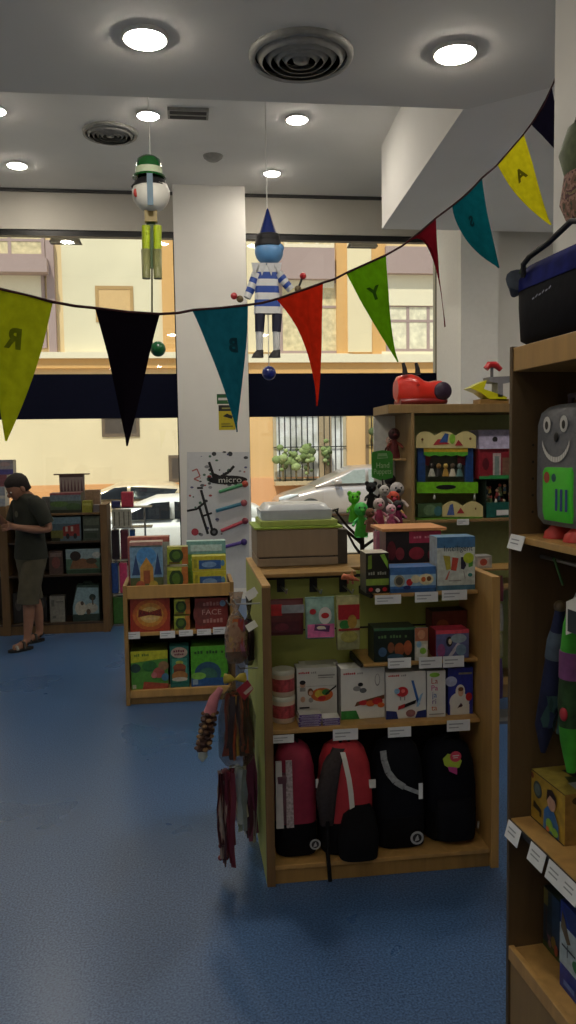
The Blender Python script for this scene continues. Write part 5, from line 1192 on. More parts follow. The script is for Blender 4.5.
MB().box(-.18, .18, -.005, .09, hb_, hb_+.012, C('#5a4438')).build('bag_top', t)
carton('toy_box', 'plain tan carton at the end of the dark shelf top', 'toy box', (85, 490, 100, 513), yq+.2, .12, rows[0], C('#8a7058'), C('#7a6450'), C('#9a8068'))
carton('toy_box', 'lime yellow box on the dark shelf top beside the tan carton', 'toy box', (82, 501, 92, 513), yq-.0, .12, rows[0], C('#8a8a2c'), C('#7a7a2a'), C('#9a9a44'), [('r', .1, .6, .9, .8, C('#aaa85a'))])
carton('toy_box', 'small grey box tucked next to the lime yellow box', 'toy box', (93, 505, 99.5, 513), yq+.02, .1, rows[0], C('#6a6264'), C('#5a5254'), C('#8a8284'))
carton('toy_box', 'grey packet box behind the man shoulder on the shelf top', 'toy box', (42, 497, 52, 513), yq+.12, .1, rows[0], C('#6a6a6a'), C('#5a5a5a'), C('#7a7474'))
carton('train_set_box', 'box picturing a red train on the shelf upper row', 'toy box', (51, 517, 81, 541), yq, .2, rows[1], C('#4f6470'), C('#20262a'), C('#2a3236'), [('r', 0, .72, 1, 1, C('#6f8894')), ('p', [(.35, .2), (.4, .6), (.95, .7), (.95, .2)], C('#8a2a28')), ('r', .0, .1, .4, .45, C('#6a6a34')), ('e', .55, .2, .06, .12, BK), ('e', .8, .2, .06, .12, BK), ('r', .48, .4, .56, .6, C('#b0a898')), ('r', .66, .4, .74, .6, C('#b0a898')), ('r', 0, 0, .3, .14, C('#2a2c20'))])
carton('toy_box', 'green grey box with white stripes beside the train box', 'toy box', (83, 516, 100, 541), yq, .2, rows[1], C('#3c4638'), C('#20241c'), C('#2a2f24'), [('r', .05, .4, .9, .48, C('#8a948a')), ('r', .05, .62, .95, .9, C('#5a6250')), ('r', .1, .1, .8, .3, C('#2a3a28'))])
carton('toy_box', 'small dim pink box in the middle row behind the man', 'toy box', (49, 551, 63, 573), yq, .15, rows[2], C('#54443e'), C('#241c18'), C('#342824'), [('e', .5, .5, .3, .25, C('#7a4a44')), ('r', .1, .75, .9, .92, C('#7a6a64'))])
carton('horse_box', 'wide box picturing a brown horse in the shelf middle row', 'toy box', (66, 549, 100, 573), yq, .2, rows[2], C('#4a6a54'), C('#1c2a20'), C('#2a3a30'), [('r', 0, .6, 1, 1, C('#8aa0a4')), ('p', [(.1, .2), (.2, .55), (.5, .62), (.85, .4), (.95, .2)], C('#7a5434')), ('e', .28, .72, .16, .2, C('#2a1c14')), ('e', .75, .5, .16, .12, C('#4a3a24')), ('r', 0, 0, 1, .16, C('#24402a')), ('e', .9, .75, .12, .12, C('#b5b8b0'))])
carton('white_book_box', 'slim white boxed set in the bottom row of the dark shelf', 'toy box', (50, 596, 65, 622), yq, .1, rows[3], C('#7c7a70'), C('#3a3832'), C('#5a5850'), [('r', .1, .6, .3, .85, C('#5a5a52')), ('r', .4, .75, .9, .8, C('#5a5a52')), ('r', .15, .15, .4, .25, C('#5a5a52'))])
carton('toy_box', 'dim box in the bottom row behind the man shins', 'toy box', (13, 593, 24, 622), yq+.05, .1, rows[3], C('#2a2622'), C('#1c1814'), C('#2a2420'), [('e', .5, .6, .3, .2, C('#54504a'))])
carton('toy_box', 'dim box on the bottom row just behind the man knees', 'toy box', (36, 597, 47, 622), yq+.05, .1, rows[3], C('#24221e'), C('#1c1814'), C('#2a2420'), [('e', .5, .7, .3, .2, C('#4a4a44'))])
a = at(73, 622, y=yq); b_ = at(100.5, 622, y=yq); hh_ = at(90, 585, y=yq).z-rows[3]; ww = b_.x-a.x
t = thing('picture_bag', 'slanted carry box with white dog picture in the shelf bottom row', 'toy box', ((a.x+b_.x)/2, yq, rows[3]+.001))
mb = MB().prism([(-ww*.5, 0, 0), (ww*.48, 0, 0), (ww*.48, .0, hh_*.98), (-ww*.32, .0, hh_), (-ww*.5, 0, hh_*.4)], (0, .14, 0), C('#2c4034'))
mb.deco((-ww*.5, 0, 0), UX, UZ, NY, ww, hh_, [('p', [(.02, .2), (.02, .42), (.2, .94), (.96, .92), (.96, .2)], C('#7f9aa0')), ('e', .3, .36, .2, .2, C('#b0aa98')), ('e', .68, .36, .24, .14, C('#a8a494')), ('e', .74, .66, .12, .09, C('#20322a')), ('r', .72, .45, .77, .66, C('#4a3a28')), ('e', .36, .5, .06, .06, C('#4a3a2c')), ('e', .58, .26, .08, .08, C('#4a3a2c')), ('r', .02, 0, .96, .18, C('#24342a'))]); mb.build('box_body', t)
MB().tube([(-ww*.1, .07, hh_), (-ww*.05, .07, hh_*1.06), (ww*.15, .07, hh_*1.06), (ww*.2, .07, hh_)], .012, C('#24342a'), 8).build('carry_handle', t)
# things above the man's neighbour shelf, cut by the picture edge
carton('toy_box', 'pale blue box cut off by the photo edge beside the man head', 'toy box', (-14, 487, 5, 506), yq, .2, stop+.001, C('#8a94a0'), GRY, C('#a0a4a8'), [('r', 0, .4, 1, .55, C('#c0c0b8'))])
carton('toy_box', 'dusky red box stacked on the pale blue box beside the man head', 'toy box', (-14, 475, 7, 486), yq+.02, .18, at(0, 487, y=yq).z+.002, C('#7a4a54'), GRY, C('#8a6a70'))
carton('toy_box', 'lilac topped box stacked highest beside the man head', 'toy box', (-14, 460, 13, 474), yq+.04, .16, at(0, 475, y=yq+.02).z+.003, C('#8a868c'), GRY, C('#5a5484'), [('r', 0, 0, 1, .35, C('#4a4684')), ('e', .7, .7, .2, .15, C('#a08a8a'))])

# ================================================================ WIRE RACK OF BRIGHT TOYS
rk = thing('wire_rack', 'wire rack of bright toys between dark shelf and game stand', 'rack', (-.60, 8.72, 0))
for dx in (-.16, .16): MB().tube([(dx, 0, .0), (dx, 0, 1.26)], .01, METAL, 6).build('upright', rk)
for zz in (.35, .715, 1.05, 1.262): MB().box(-.18, .24, -.17, .1, zz-.008, zz, GREYM).build('wire_shelf', rk)
MB().box(-.185, .24, -.17, .16, 0, .02, GREYM).build('foot', rk)
ryk = 8.56
def rb(px, zb, hx, lab, name='toy_block', items=()):
    return carton(name, lab, 'toy', px, ryk, .12, zb, C(hx), None, None, items, bevel=.01)
rb((121, 492, 133, 507), 1.263, '#b0344a', 'raspberry red box on top of the wire rack')
rb((111, 501, 120, 507), 1.263, '#232a5a', 'navy blue box on top of the wire rack')
carton('striped_pack', 'white pack with dark stripes on the wire rack upper shelf', 'toy', (112, 510, 131, 527), ryk, .12, 1.051, C('#a8a89a'), None, None, [('r', .1, .1, .16, .9, C('#5a5a50')), ('r', .35, .1, .41, .9, C('#5a5a50')), ('r', .6, .1, .66, .9, C('#5a5a50')), ('r', .85, .1, .9, .9, C('#5a5a50'))])
rb((111.5, 530, 119, 558), .716, '#241a24', 'black fabric pack on the wire rack middle shelf'); rb((120.5, 530, 128.5, 558), .716, '#5a1c30', 'maroon fabric pack on the wire rack middle shelf'); rb((130, 530, 135, 556), .716, '#24508a', 'blue pack at the middle shelf end of the wire rack')
rb((111.5, 563, 118, 592), .351, '#284a8a', 'blue cushion pack low on the wire rack'); rb((119.5, 563, 127, 592), .351, '#c03a6a', 'hot pink cushion pack low on the wire rack')
rb((113, 597, 124, 622), .021, '#3a6a2c', 'green bag on the rack foot by the game stand')

# ================================================================ TALL SHELF UNIT ON THE SIDE WALL
UO = Vector((.965, 2.30, 0)); UA = R(3.9)
UXv = Vector((math.cos(UA), math.sin(UA), 0)); UYv = Vector((-math.sin(UA), math.cos(UA), 0))
un = thing('tall_shelf_unit', 'tall brown shelf unit with price tickets running along the side wall', 'shelf unit', UO, UA)
def ul(px, py, lx=0.):
    """point on the unit's upright plane lx metres behind its front, in unit coordinates"""
    p_ = at_pl(px, py, UO+UXv*lx, UXv)-UO
    return Vector((lx, p_.dot(UYv), p_.z))
def uw(l): return UO+UXv*l[0]+UYv*l[1]+Vector((0, 0, l[2]))
UZT = ul(507.5, 349, .0).z; UZ2 = ul(508, 534).z; UZ3 = ul(508, 817).z; UZB = ul(508, 945).z
UL, UD = 1.9, .44
WDK = M('#5a4426', .5, kind='wood', scale=12, var=.2)
def UP(name, mb, bev=.002): return mb.build(name, un, bev)
UP('end_panel', MB().box(0, UD, -.016, 0, 0, UZT+.004, WOODB)); UP('end_panel', MB().box(0, UD, -UL, -UL+.016, 0, UZT+.004, WOODB))
UP('pin_holes', MB().lathe([(.0, 0), (.004, 0)], (.07, -.0165, 1.75), BLACK, 8, 'y').lathe([(.0, 0), (.004, 0)], (.07, -.0165, 1.80), BLACK, 8, 'y').lathe([(.0, 0), (.004, 0)], (.07, -.0165, 1.85), BLACK, 8, 'y').lathe([(.0, 0), (.004, 0)], (.07, -.0165, 1.70), BLACK, 8, 'y').lathe([(.0, 0), (.004, 0)], (.07, -.0165, 1.65), BLACK, 8, 'y'), 0)
UP('back_panel', MB().box(UD-.012, UD, -UL+.016, -.016, .1, UZT-.02, M('#2a2118', .7, kind='wood')))
UP('top_board', MB().box(.004, UD-.012, -UL+.016, -.016, UZT-.07, UZT, WOODL))
UP('shelf', MB().box(.004, UD-.012, -UL+.016, -.016, UZ2-.02, UZ2, WOODL))
UP('shelf', MB().box(.006, UD-.012, -UL+.016, -.016, UZ3-.022, UZ3, WOODL).box(.0, .006, -UL+.016, -.016, UZ3-.022, UZ3-.004, DARK))
UP('base_shelf', MB().box(.02, UD-.012, -UL+.016, -.016, UZB-.03, UZB-.008, WOODL))
UP('base_lip', MB().box(.0, .019, -UL+.016, -.016, UZB-.045, UZB, WOODL))
UP('drawer_front', MB().box(.006, .024, -UL+.016, -.018, .03, UZB-.045, M('#8a6f44', .5, kind='wood', scale=12)))
UP('plinth', MB().box(.02, .05, -UL+.016, -.018, 0, .03, DARK))
def uprice(px0, px1, pyc, zt, hh, tilt=0.0):
    a = ul(px0, pyc, -.004); b_ = ul(px1, pyc, -.004)
    mb = MB().prism([(-.004, a.y, zt), (-.004, b_.y, zt), (-.018, b_.y, zt-hh), (-.018, a.y, zt-hh)], (.002, 0, 0), PAPER)
    for f_ in (.3, .55): mb.prism([(-.0045-.014*f_, a.y+(b_.y-a.y)*.15, zt-hh*f_), (-.0045-.014*f_, a.y+(b_.y-a.y)*.7, zt-hh*f_), (-.0055-.014*f_, a.y+(b_.y-a.y)*.7, zt-hh*(f_+.08)), (-.0055-.014*f_, a.y+(b_.y-a.y)*.15, zt-hh*(f_+.08))], (.0005, 0, 0), M('#8a9096', .6))
    UP('price_ticket', mb, 0)
uprice(511, 525, 541, UZ2+.004, .042)
for x0, x1, yc in ((508.5, 521, 830), (531, 546, 852), (549, 565, 875), (564, 580, 892)): uprice(x0, x1, yc, UZ3-.002, .05)
UNF = (0, -1, 0)
def ubox(name, label, cat, px0, px1, pyt, lx, dep, zb, front, side, top, items, lean=0.):
    m_ = (px0+px1)/2
    a = ul(px0, 800, lx); b_ = ul(px1, 800, lx); zt_ = ul(px0, pyt, lx).z
    a.y = min(a.y, -.022)
    w = a.y-b_.y; h = zt_-zb
    mb = MB()
    vs = [(0, 0, 0), (0, -w, 0), (dep, -w, 0), (dep, 0, 0), (0, 0, h), (0, -w, h), (dep, -w, h), (dep, 0, h)]
    for fidx, m in (((0, 3, 2, 1), top), ((4, 5, 6, 7), top), ((0, 1, 5, 4), front), ((1, 2, 6, 5), side), ((2, 3, 7, 6), side), ((3, 0, 4, 7), side)):
        mb.f.append(tuple(len(mb.v)+i for i in fidx)); mb.mi.append(mb.idx(m)); mb.sm.append(False)
    mb.v += vs
    mb.deco((0, 0, 0), UNF, UZ, (-1, 0, 0), w, h, items)
    return one(name, mb, label, cat, uw((lx, a.y, zb+.0008)), UA, bevel=.002), w, h
# yellow carton with child picture
pf = at(528, 814, z=UZ3)-UO
lxy = pf.dot(UXv)
YB = C('#a5862c', .5)
o, w, h = ubox('toy_carton', 'yellow carton with child in blue shirt on the tall unit shelf', 'box', 528, 565, 766, lxy, .22, UZ3, YB, C('#8a6a34', .5), C('#a09040', .5),
     [('r', 0, .98, 1, 1, BK), ('r', .0, .0, 1, .03, BK), ('e', .22, .68, .13, .17, C('#3a4440')), ('e', .22, .68, .09, .12, C('#5a6a6a')), ('e', .07, .9, .04, .06, C('#6a2a1c')), ('p', [(.1, .28), (.12, .42), (.36, .34), (.36, .18), (.3, .18), (.3, .26)], C('#2a2418')), ('p', [(.42, .04), (.44, .4), (.56, .55), (.74, .5), (.86, .3), (.88, .05)], C('#2f66a0')), ('e', .66, .66, .12, .17, SKIN_P), ('p', [(.52, .62), (.54, .86), (.68, .92), (.8, .82), (.82, .64), (.76, .74), (.62, .78)], C('#2a1810')), ('e', .62, .2, .1, .12, LG), ('e', .78, .14, .1, .08, LG), ('e', .58, .1, .05, .05, ORG)])
mb = MB().deco((.03, -.02, h+.0002), (0, -1, 0), (1, 0, 0), (0, 0, 1), w-.04, .17, [('p', [(.1, .3), (.16, .8), (.5, .75), (.5, .35)], C('#2a2a20')), ('p', [(.4, .2), (.5, .5), (.9, .6), (.9, .1)], C('#3a4a2a')), ('e', .7, .6, .2, .25, C('#8a9a3a')), ('r', .7, .1, 1, .5, C('#9aa0a0'))]); mb.build('printed_top', o)
mb = MB().deco((.0, -w, 0), (1, 0, 0), UZ, (0, -1, 0), .22, h, [('e', .2, .86, .1, .08, C('#3a2414')), ('e', .5, .4, .2, .2, C('#7a7a4a')), ('e', .4, .2, .14, .1, C('#4a6a5a'))]); mb.build('printed_end', o)
# book and kit in the base bay
pf = at(534, 931, z=UZB)-UO; lxb = pf.dot(UXv)
o, w, h = ubox('picture_book', 'dark picture book with castle scene on the base shelf of the tall unit', 'book', 531, 561.5, 872, lxb+.0, .03, UZB-.007, C('#20303c'), C('#2a3a24'), C('#2a3a30'),
     [('r', 0, 0, 1, .1, C('#3a4a1c')), ('r', .04, .72, .3, .98, C('#6a6434')), ('r', .55, .2, 1, 1, C('#27405c')), ('r', .2, .3, .27, .7, C('#3c2c2a')), ('e', .4, .3, .13, .1, C('#6a4a5a')), ('r', .3, .28, .52, .46, C('#33404a')), ('e', .7, .24, .14, .1, C('#7a6a34')), ('e', .86, .16, .1, .09, C('#a04a34')), ('e', .5, .16, .1, .06, C('#7a5a64'))])
pf = at(561, 984, z=UZB)-UO; lxc = pf.dot(UXv)
o, w, h = ubox('craft_kit_box', 'blue and white kit box standing in front of the dark picture book', 'box', 561.5, 590, 900, max(.05, lxc), .07, UZB-.007, C('#1f3488'), C('#6a7a94'), C('#2a3a80'),
     [('r', 0, .28, 1, .74, C('#a9b8bc')), ('p', [(.1, .98), (.4, .74), (.9, .8), (.9, 1)], C('#1b2a6a')), ('p', [(.05, .7), (.3, .56), (.42, .6), (.1, .9)], C('#6a5a3a')), ('r', .1, .5, .6, .525, C('#2a3440')), ('r', .3, .42, .33, .56, C('#2a3440')), ('e', .7, .42, .2, .07, C('#3a7a4a')), ('r', .2, .08, .6, .14, C('#5a78b8'))])
# robot rucksack
zr = UZ2+.001; lxr = .05
a = ul(537, 420, lxr); b_ = ul(577, 420, lxr); topz = ul(545, 405, lxr).z
w = a.y-b_.y; h = topz-zr; rc_ = uw((lxr, (a.y+b_.y)/2, zr))
rb_ = thing('robot_rucksack', 'grey smiling robot rucksack with green pocket on the tall unit shelf', 'rucksack', rc_, UA-R(90))
# local: x runs along the shelf towards the viewer, -y out to the aisle
GRB = M('#66676a', .7, var=.12, scale=90, bump=.15)
h0 = h*.1
MB().loft([(h0, 0, .06, w*.42, .055, 8), (h0+.02, 0, .06, w*.49, .064, 10), (h*.3, 0, .06, w*.5, .067, 10), (h*.85, 0, .06, w*.49, .066, 10), (h*.94, 0, .06, w*.46, .060, 8), (h*.985, 0, .06, w*.40, .045, 5), (h, 0, .06, w*.30, .03, 4)], GRB, 48).build('main_body', rb_)
GR = M('#3ac21c', .45, var=.06)
PX = w*.10
mb = MB().loft([(h*.14, PX, .0, w*.34, .008, 6), (h*.2, PX, -.002, w*.36, .010, 6), (h*.50, PX, -.002, w*.36, .010, 6), (h*.54, PX, .0, w*.34, .006, 6)], GR, 24)
mb.disc((PX-w*.22, -.0128, h*.46), .016, .016, UX, UZ, M('#a0382c', .5)).disc((PX-w*.04, -.0128, h*.46), .012, .012, UX, UZ, M('#1c5a5a', .5))
for i in range(3): mb.poly([(PX+w*(.0+.12*i), -.0130, h*.22), (PX+w*(.06+.12*i), -.0130, h*.22), (PX+w*(.06+.12*i), -.0130, h*.38), (PX+w*(.0+.12*i), -.0130, h*.38)], M('#16307a', .5))
mb.build('front_pocket', rb_)
fy = -.008
for sx in (-1, 1):
    e = MB().disc((sx*w*.21+w*.06, fy-.002, h*.85), .020, .023, UX, UZ, M('#c9c9c4', .5)).disc((sx*w*.21+w*.06, fy-.003, h*.845), .009, .012, UX, UZ, BLACK); e.build('eye', rb_)
MB().ball((w*.07, fy, h*.755), (.012, .004, .014), BLACK, 12, 8).build('nose', rb_)
mb = MB(); pts = []
for i in range(15):
    an = R(200+140*i/14); pts.append((w*.07+w*.36*math.cos(an), h*.80+h*.19*math.sin(an)))
for i in range(14):
    (x0, z0), (x1, z1) = pts[i], pts[i+1]
    mb.poly([(x0, fy-.002, z0), (x0+(x1-x0)*.86, fy-.002, z0+(z1-z0)*.86), (x0+(x1-x0)*.86, fy-.002, z0+(z1-z0)*.86-.014), (x0, fy-.002, z0-.014)], W2)
mb.poly([(p0[0], fy-.001, p0[1]+.001) for p0 in pts]+[(p0[0], fy-.001, p0[1]-.015) for p0 in pts[::-1]], M('#8a8a88', .6)); mb.build('smile', rb_)
for sx in (-1, 1): MB().loft([(0, sx*w*.25+w*.07, .04, w*.16, .05, 2.5), (h*.05, sx*w*.25+w*.07, .04, w*.15, .045, 2.5), (h*.10, sx*w*.25+w*.07, .04, w*.08, .025, 2.2)], M('#b02c24', .5, var=.08), 16).build('foot', rb_)
MB().tube([(-w*.1, .06, h*.98), (-w*.05, .05, h*1.06), (w*.1, .05, h*1.06), (w*.14, .06, h*.98)], .009, M('#3a2a30', .7), 8).build('grab_handle', rb_)
# hanging fabric things under that shelf
def hanging(name, label, lx, pts, rad, mats, parts):
    P0 = ul(*pts[0], lx)
    t = thing(name, label, 'fabric toy', uw(P0), UA)
    loc = [ul(x, y, lx)-P0 for x, y in pts]
    return t, loc
RAILZ = UZ2-.07
UP('hanging_rail', MB().tube([(.10, -UL+.016, RAILZ), (.10, -.016, RAILZ)], .006, METAL, 8), 0)
NVC = M('#121a3c', .85, var=.25, scale=14, bump=.3)
t, q = hanging('folded_kite', 'navy cloth kite toy with grey band hanging in the tall unit', .085, [(563, 585), (560, 610), (556, 640), (550, 690), (545, 725), (543, 752)], None, None, None)
MB().tube(q[1:], [.014, .022, .028, .03, .008], NVC, 14).build('navy_cloth', t)
MB().tube([q[2].lerp(q[1], .3), q[2], q[2].lerp(q[3], .35)], [.02, .0255, .0265], M('#4a5866', .8, var=.2), 14).build('grey_band', t)
MB().tube([q[0], Vector((q[0].x-.03, q[0].y, q[0].z+.08))], .004, M('#3a5a2c', .6), 6).build('hanger', t)
MB().ball(q[1]+Vector((0, 0, .01)), .018, M('#5a4a30', .6), 10, 8).build('toggle', t)
strips(MB(), q[3]+Vector((0, .0, -.01)), .05, .12, [NVC, M('#1c2a4a', .8), M('#2a4a4a', .8)], 9, 4, .1).build('ragged_tail', t)
GRC = M('#2f8a1c', .8, var=.25, scale=18)
t, q = hanging('dragon_costume', 'green and purple cloth costume hanging in front of the kite toy', .055, [(574, 600), (573, 625), (572, 655), (570, 700), (570, 740), (571, 772)], None, None, None)
MB().tube(q[:3], [.012, .026, .032], GRC, 14).build('green_hood', t)
MB().tube([q[2].lerp(q[1], .15), q[2].lerp(q[3], .5)], [.034, .033], M('#6a3a6a', .8, var=.2), 14).build('purple_sleeve', t)
MB().tube([q[2].lerp(q[3], .45), q[3], q[4].lerp(q[3], .3)], [.031, .033, .029], M('#1c3a18', .85, var=.5, scale=30), 14).build('spotted_body', t)
MB().tube([q[4].lerp(q[3], .35), q[4], q[5]], [.030, .027, .012], GRC, 14).build('green_tail', t)
MB().ball(q[3].lerp(q[4], .3)+Vector((-.026, -.012, .0)), (.01, .014, .02), M('#9a2430', .6), 10, 8).build('red_patch', t)
MB().tube([q[0], Vector((q[0].x+.03, q[0].y, q[0].z+.06))], .004, METAL, 6).build('hanger', t)
c_ = ul(570, 618, .012)
mb = MB().prism([(.0, .02, .04), (.0, -.05, .07), (.0, -.05, -.02), (.0, .02, -.05)], (.002, 0, 0), W2); mb.deco((-.001, .015, -.045), UNF, UZ, (-1, 0, 0), .06, .08, [('r', .1, .1, .95, .85, C('#1c2a30'))]); one('swing_card', mb, 'white edged dark card hanging before the green costume', 'card', uw(c_), UA)
# bag on top
zb_ = UZT+.005; lxg = .02
a = ul(513, 300, lxg); topz = ul(520, 268, lxg).z
LB = .42; hB = topz-zb_
bg = thing('cool_bag', 'navy insulated bag with blue top and carry handle on the tall unit', 'bag', uw((lxg, a.y, zb_)), UA-R(90))
NB = M('#070913', .8, var=.2, bump=.15, spec=.2); BT = M('#131b5c', .9, var=.45, scale=16, spec=.15)
MB().loft([(0, LB/2, .1, LB*.44, .085, 5), (.015, LB/2, .1, LB*.49, .1, 6), (hB*.5, LB/2, .1, LB*.5, .105, 6), (hB*.80, LB/2, .1, LB*.5, .105, 6)], NB, 32).build('bag_body', bg)
MB().loft([(hB*.70, LB/2, .1, LB*.502, .107, 6), (hB*.86, LB/2, .1, LB*.50, .105, 6), (hB*1.0, LB/2, .1, LB*.46, .09, 5), (hB*1.06, LB/2, .1, LB*.40, .06, 4)], BT, 32).build('blue_lid', bg)
MB().tube([(.075, -.006, hB*.85), (.085, -.012, hB*1.0), (.12, -.012, hB*1.06), (.2, .0, hB*1.14), (.3, .01, hB*1.28), (LB*.85, .02, hB*1.22), (LB*.92, .0, hB*.85)], .008, M('#14151c', .7), 8).build('carry_handle', bg)
mb = MB()
for i in range(6): mb.poly([(.13+.018*i, -.0075, hB*(.52+.01*i)), (.142+.018*i, -.0075, hB*(.53+.015*(i % 2)+.01*i)), (.142+.018*i, -.0075, hB*(.55+.015*(i % 2)+.01*i)), (.13+.018*i, -.0075, hB*(.54+.01*i))], M('#8a90a0', .5))
mb.build('script_logo', bg)
MB().loft([(-.035, .02, hB*.76, .012, .016, 2.4), (-.012, .02, hB*.84, .03, .03, 2.4), (.012, .02, hB*.88, .05, .03, 2.4)], M('#4c5560', .8, var=.3, scale=30), 14, 'x').build('side_flap', bg)
MB().loft([(hB*.96, .012, .03, .018, .02, 2.3), (hB*1.03, .012, .03, .012, .012, 2.3)], M('#2f4a28', .7), 12).build('green_tab', bg)
# patterned soft toy hung on the wall end
p_ = at(574, 160, x=1.56)
t = thing('patchwork_plush', 'brown and pink patchwork plush hung on the white wall end', 'soft toy', (1.535, at(574, 160, x=1.535).y, at(574, 218, x=1.535).z))
hh_ = at(574, 125, x=1.535).z-t.location.z
PW = picture_mat('patchwork_cloth', ['#4a4a34', '#7a5a4a', '#a07a6a', '#5a3a3a', '#8a7a5a'], 22, .8)
MB().loft([(0, 0, 0, .015, .05, 2.3), (hh_*.2, 0, 0, .03, .10, 2.3), (hh_*.5, 0, 0, .025, .06, 2.3)], PW, 16).build('lower_body', t)
MB().loft([(hh_*.48, 0, 0, .025, .06, 2.3), (hh_*.75, 0, 0, .032, .11, 2.3), (hh_, 0, 0, .012, .05, 2.3)], M('#4f5a3a', .8, var=.35, scale=24), 16).build('upper_body', t)
MB().tube([(0, 0, hh_), (.02, 0, hh_+.06)], .004, DARK, 5).build('loop', t)

# ================================================================ THE MAN
def skin_obj(name, nodes, edges, m, parent, lvl=2, root=0):
    me = bpy.data.meshes.new(name); me.from_pydata([n[0] for n in nodes], edges, []); me.update()
    o = bpy.data.objects.new(name, me); COL.objects.link(o)
    sk = o.modifiers.new('skin', 'SKIN'); sk.use_smooth_shade = True
    if not me.skin_vertices:
        bpy.context.view_layer.objects.active = o
    for i, n in enumerate(nodes):
        sv = me.skin_vertices[0].data[i]; r = n[1]
        sv.radius = r if isinstance(r, tuple) else (r, r); sv.use_root = (i == root)
    ss = o.modifiers.new('sub', 'SUBSURF'); ss.levels = lvl; ss.render_levels = lvl
    dg = bpy.context.evaluated_depsgraph_get()
    me2 = bpy.data.meshes.new_from_object(o.evaluated_get(dg))
    bpy.data.objects.remove(o)
    me2.materials.clear(); me2.materials.append(m)
    for p_ in me2.polygons: p_.use_smooth = True
    o = bpy.data.objects.new(name, me2); COL.objects.link(o); o.parent = parent
    return o
def man():
    t = thing('person', 'man in dark T-shirt and knee shorts looking down at his hands by the toy shelf', 'person', (-1.48, 7.86, 0), R(-53))
    SK = M('#8f6650', .6, var=.06)
    n = [((0, 0, .93), (.095, .07)), ((0, .0, 1.08), (.11, .085)), ((0, -.01, 1.25), (.15, .105)), ((0, -.02, 1.38), (.13, .09)), ((0, -.05, 1.465), (.056, .058)), ((0, -.075, 1.515), (.056, .06)), ((0, -.105, 1.56), (.07, .085)), ((0, -.12, 1.605), (.066, .08))]
    e = [(i, i+1) for i in range(7)]
    def chain(start, pts):
        prev = start
        for p_ in pts:
            n.append(p_); e.append((prev, len(n)-1)); prev = len(n)-1
        return prev
    # left arm: elbow back, forearm forward across
    lw = chain(3, [((.17, -.01, 1.385), .055), ((.23, .03, 1.26), .046), ((.27, .07, 1.13), .041), ((.20, -.07, 1.14), .040), ((.13, -.19, 1.165), .029)])
    lh = chain(lw, [((.105, -.235, 1.17), (.036, .022))])
    rw = chain(3, [((-.17, -.01, 1.385), .055), ((-.22, -.04, 1.26), .046), ((-.23, -.09, 1.14), .041), ((-.18, -.19, 1.20), .038), ((-.12, -.27, 1.28), .029)])
    rh = chain(rw, [((-.105, -.295, 1.315), (.036, .022))])
    # fingers
    for hand, base, dirn, up in ((lh, Vector((.105, -.235, 1.17)), Vector((-.55, -.8, .05)), Vector((0, .1, 1))), (rh, Vector((-.105, -.295, 1.315)), Vector((.35, -.55, .75)), Vector((.7, .3, .3)))):
        d = dirn.normalized()
        for k, (off, ln) in enumerate(((-.026, .062), (-.009, .074), (.009, .078), (.026, .07))):
            b0 = base+up*off+d*.035
            chain(hand, [(tuple(b0), .010), (tuple(b0+d*ln*.5+Vector((-.004, 0, -.006))), .009), (tuple(b0+d*ln*.75+Vector((-.014, .012, -.008))), .008)])
        th_ = d.cross(up).normalized()
        chain(hand, [(tuple(base+up*.03-th_*.02+d*.01), .011), (tuple(base+up*.052-th_*.03+d*.035), .009)])
    for s, fy in ((1, -.13), (-1, .10)):
        chain(0, [((s*.08, fy*.1, .84), .078), ((s*.10, fy*.35-.015, .68), .078), ((s*.10, fy*.6-.02, .49), .058), ((s*.10, fy*.8+.012, .34), .06), ((s*.10, fy+.01, .12), .036), ((s*.10, fy, .065), .042), ((s*.11, fy-.08, .04), (.04, .026)), ((s*.115, fy-.145, .03), (.04, .02))])
    skin_obj('body', n, e, SK, t)
    # face and ears on the head
    HC = Vector((0, -.115, 1.565))
    f = MB(); f.loft([(HC.z-.085, 0, HC.y-.02, .035, .045, 2.2), (HC.z-.05, 0, HC.y-.01, .06, .075, 2.2), (HC.z, 0, HC.y, .074, .092, 2.2), (HC.z+.05, 0, HC.y+.005, .074, .092, 2.1), (HC.z+.085, 0, HC.y+.01, .05, .065, 2), (HC.z+.1, 0, HC.y+.01, .015, .02, 2)], SK, 20)
    f.loft([(HC.y-.118, 0, HC.z-.02, .01, .012, 2), (HC.y-.10, 0, HC.z-.015, .016, .02, 2), (HC.y-.08, 0, HC.z+.0, .014, .03, 2)], SK, 10, 'y') if False else f.ball((0, HC.y-.095, HC.z-.012), (.014, .022, .02), SK, 10, 8)
    for s in (-1, 1): f.ball((s*.076, HC.y+.005, HC.z-.005), (.012, .02, .032), SK, 10, 8)
    h = f.build('head', t)
    tilt = Matrix.Translation(HC-Vector((0, -.01, .045))) @ Matrix.Rotation(R(30), 4, 'X') @ Matrix.Scale(1.1, 4) @ Matrix.Translation(-HC)
    fm = MB()
    for s in (-1, 1): fm.ball((s*.03, HC.y-.083, HC.z+.012), (.011, .008, .007), W2, 8, 6); fm.ball((s*.03, HC.y-.090, HC.z+.012), (.005, .004, .005), BLACK, 6, 5)
    fm.build('eyes', h)
    MB().ball((0, HC.y-.082, HC.z-.045), (.022, .01, .006), M('#6a3a34', .5), 10, 6).build('mouth', h)
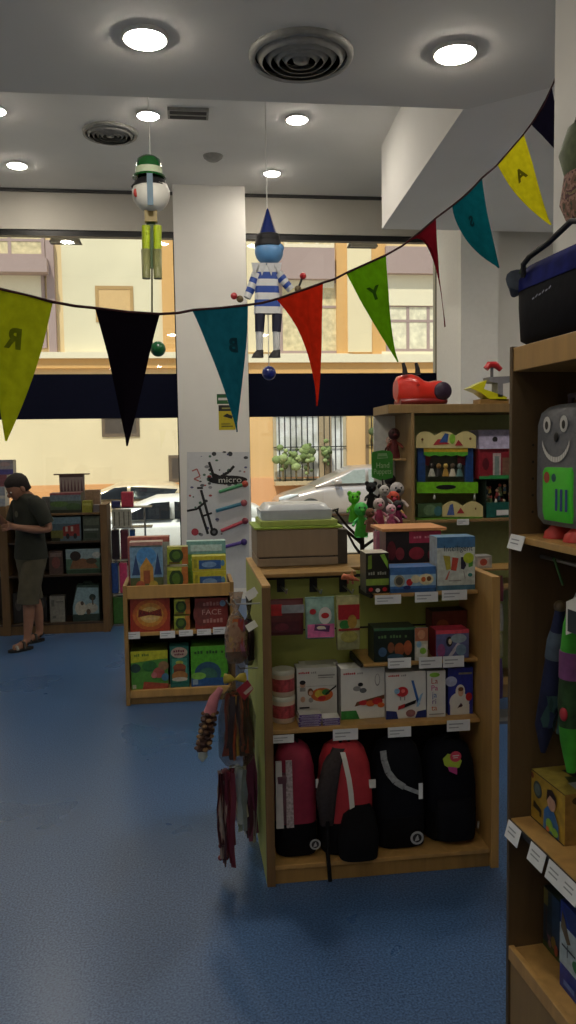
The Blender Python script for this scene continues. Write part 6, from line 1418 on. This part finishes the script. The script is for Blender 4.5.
    hr = MB().loft([(HC.z-.045, 0, HC.y+.055, .07, .045, 2.2), (HC.z-.0, 0, HC.y+.035, .083, .07, 2.2), (HC.z+.03, 0, HC.y+.028, .086, .085, 2.2), (HC.z+.06, 0, HC.y+.014, .086, .098, 2.2), (HC.z+.095, 0, HC.y+.008, .072, .088, 2.1), (HC.z+.122, 0, HC.y+.01, .04, .05, 2), (HC.z+.13, 0, HC.y+.01, .01, .012, 2)], M('#1e1512', .8, var=.35, scale=70, bump=.5), 20)
    hr.build('hair', h)
    for o_ in [h]: o_.data.transform(tilt)
    for o_ in h.children: o_.data.transform(tilt)
    # T-shirt
    TS = M('#24271f', .9, var=.15, scale=14, bump=.25)
    ts = MB().loft([(.85, 0, 0, .176, .142, 2.4), (.95, 0, 0, .168, .134, 2.4), (1.08, 0, 0, .154, .12, 2.4), (1.24, 0, -.01, .17, .122, 2.4), (1.35, 0, -.02, .175, .108, 2.4), (1.405, 0, -.03, .165, .1, 2.3), (1.44, 0, -.04, .125, .088, 2.2), (1.47, 0, -.045, .07, .07, 2)], TS, 28)
    ts.tube([(.11, -.015, 1.395), (.18, 0, 1.352), (.225, .025, 1.26), (.25, .05, 1.185)], [.072, .08, .072, .068], TS, 14).tube([(-.11, -.015, 1.395), (-.18, -.015, 1.352), (-.215, -.04, 1.26), (-.225, -.065, 1.185)], [.072, .08, .072, .068], TS, 14)
    ts.build('t_shirt', t)
    MB().disc((.03, -.145, 1.28), .035, .03, UX, UZ, M('#5a5a4a', .8)).build('shirt_print', t)
    SHT = M('#4a4637', .9, var=.2, scale=10, bump=.3)
    sh_ = MB().loft([(.74, 0, -.005, .15, .115, 2.3), (.84, 0, 0, .168, .134, 2.3), (.94, 0, 0, .15, .112, 2.3), (.98, 0, 0, .14, .105, 2.3)], SHT, 26)
    for s, fy in ((1, -.13), (-1, .10)):
        sh_.tube([(s*.075, 0, .86), (s*.085, fy*.15, .79), (s*.10, fy*.38-.012, .65), (s*.104, fy*.58-.02, .52), (s*.105, fy*.66-.015, .435)], [.09, .105, .103, .098, .10], SHT, 18)
    sh_.build('shorts', t)
    for s, fy in ((1, -.13), (-1, .10)):
        sd = MB(); out = [(s*.11+.052*math.cos(a_)*(1 if math.sin(a_) < 0 else .85), fy-.065+.125*math.sin(a_), 0) for a_ in [i*math.pi/9 for i in range(18)]]
        sd.prism(out, (0, 0, .024), M('#17130f', .7)); so = sd.build('sandal', t)
        for yy, zz, ww in ((-.115, .05, .02), (-.045, .078, .02)):
            MB().tube([(s*.11-.05, fy+yy, .02), (s*.11-.035, fy+yy, zz), (s*.11+.035, fy+yy, zz), (s*.11+.05, fy+yy, .02)], .013, M('#a09c94' if yy < -.1 else '#2a2420', .6), 8).build('strap', so)
        MB().tube([(s*.1-.045, fy-.01, .06), (s*.1, fy+.045, .075), (s*.1+.045, fy-.01, .06)], .011, M('#17130f', .7), 8).build('strap', so)
man()

# ================================================================ LIGHT
w = bpy.data.worlds.new('sky'); scn.world = w; w.use_nodes = True
nt = w.node_tree; bgd = nt.nodes['Background']
tcw = nt.nodes.new('ShaderNodeTexCoord'); sep = nt.nodes.new('ShaderNodeSeparateXYZ'); rw = nt.nodes.new('ShaderNodeValToRGB')
nt.links.new(tcw.outputs['Generated'], sep.inputs[0]); nt.links.new(sep.outputs['Z'], rw.inputs['Fac'])
rw.color_ramp.elements[0].color = (.95, .93, .88, 1); rw.color_ramp.elements[1].color = (.45, .62, .95, 1)
nt.links.new(rw.outputs['Color'], bgd.inputs['Color']); bgd.inputs['Strength'].default_value = SKY_STRENGTH
sl = bpy.data.lights.new('sun', 'SUN'); sl.energy = SUN_STRENGTH; sl.angle = R(1.5); sl.color = (1, .94, .82)
so = bpy.data.objects.new('sun', sl); COL.objects.link(so); so.rotation_euler = Vector((.22, .46, -.86)).to_track_quat('-Z', 'Y').to_euler()
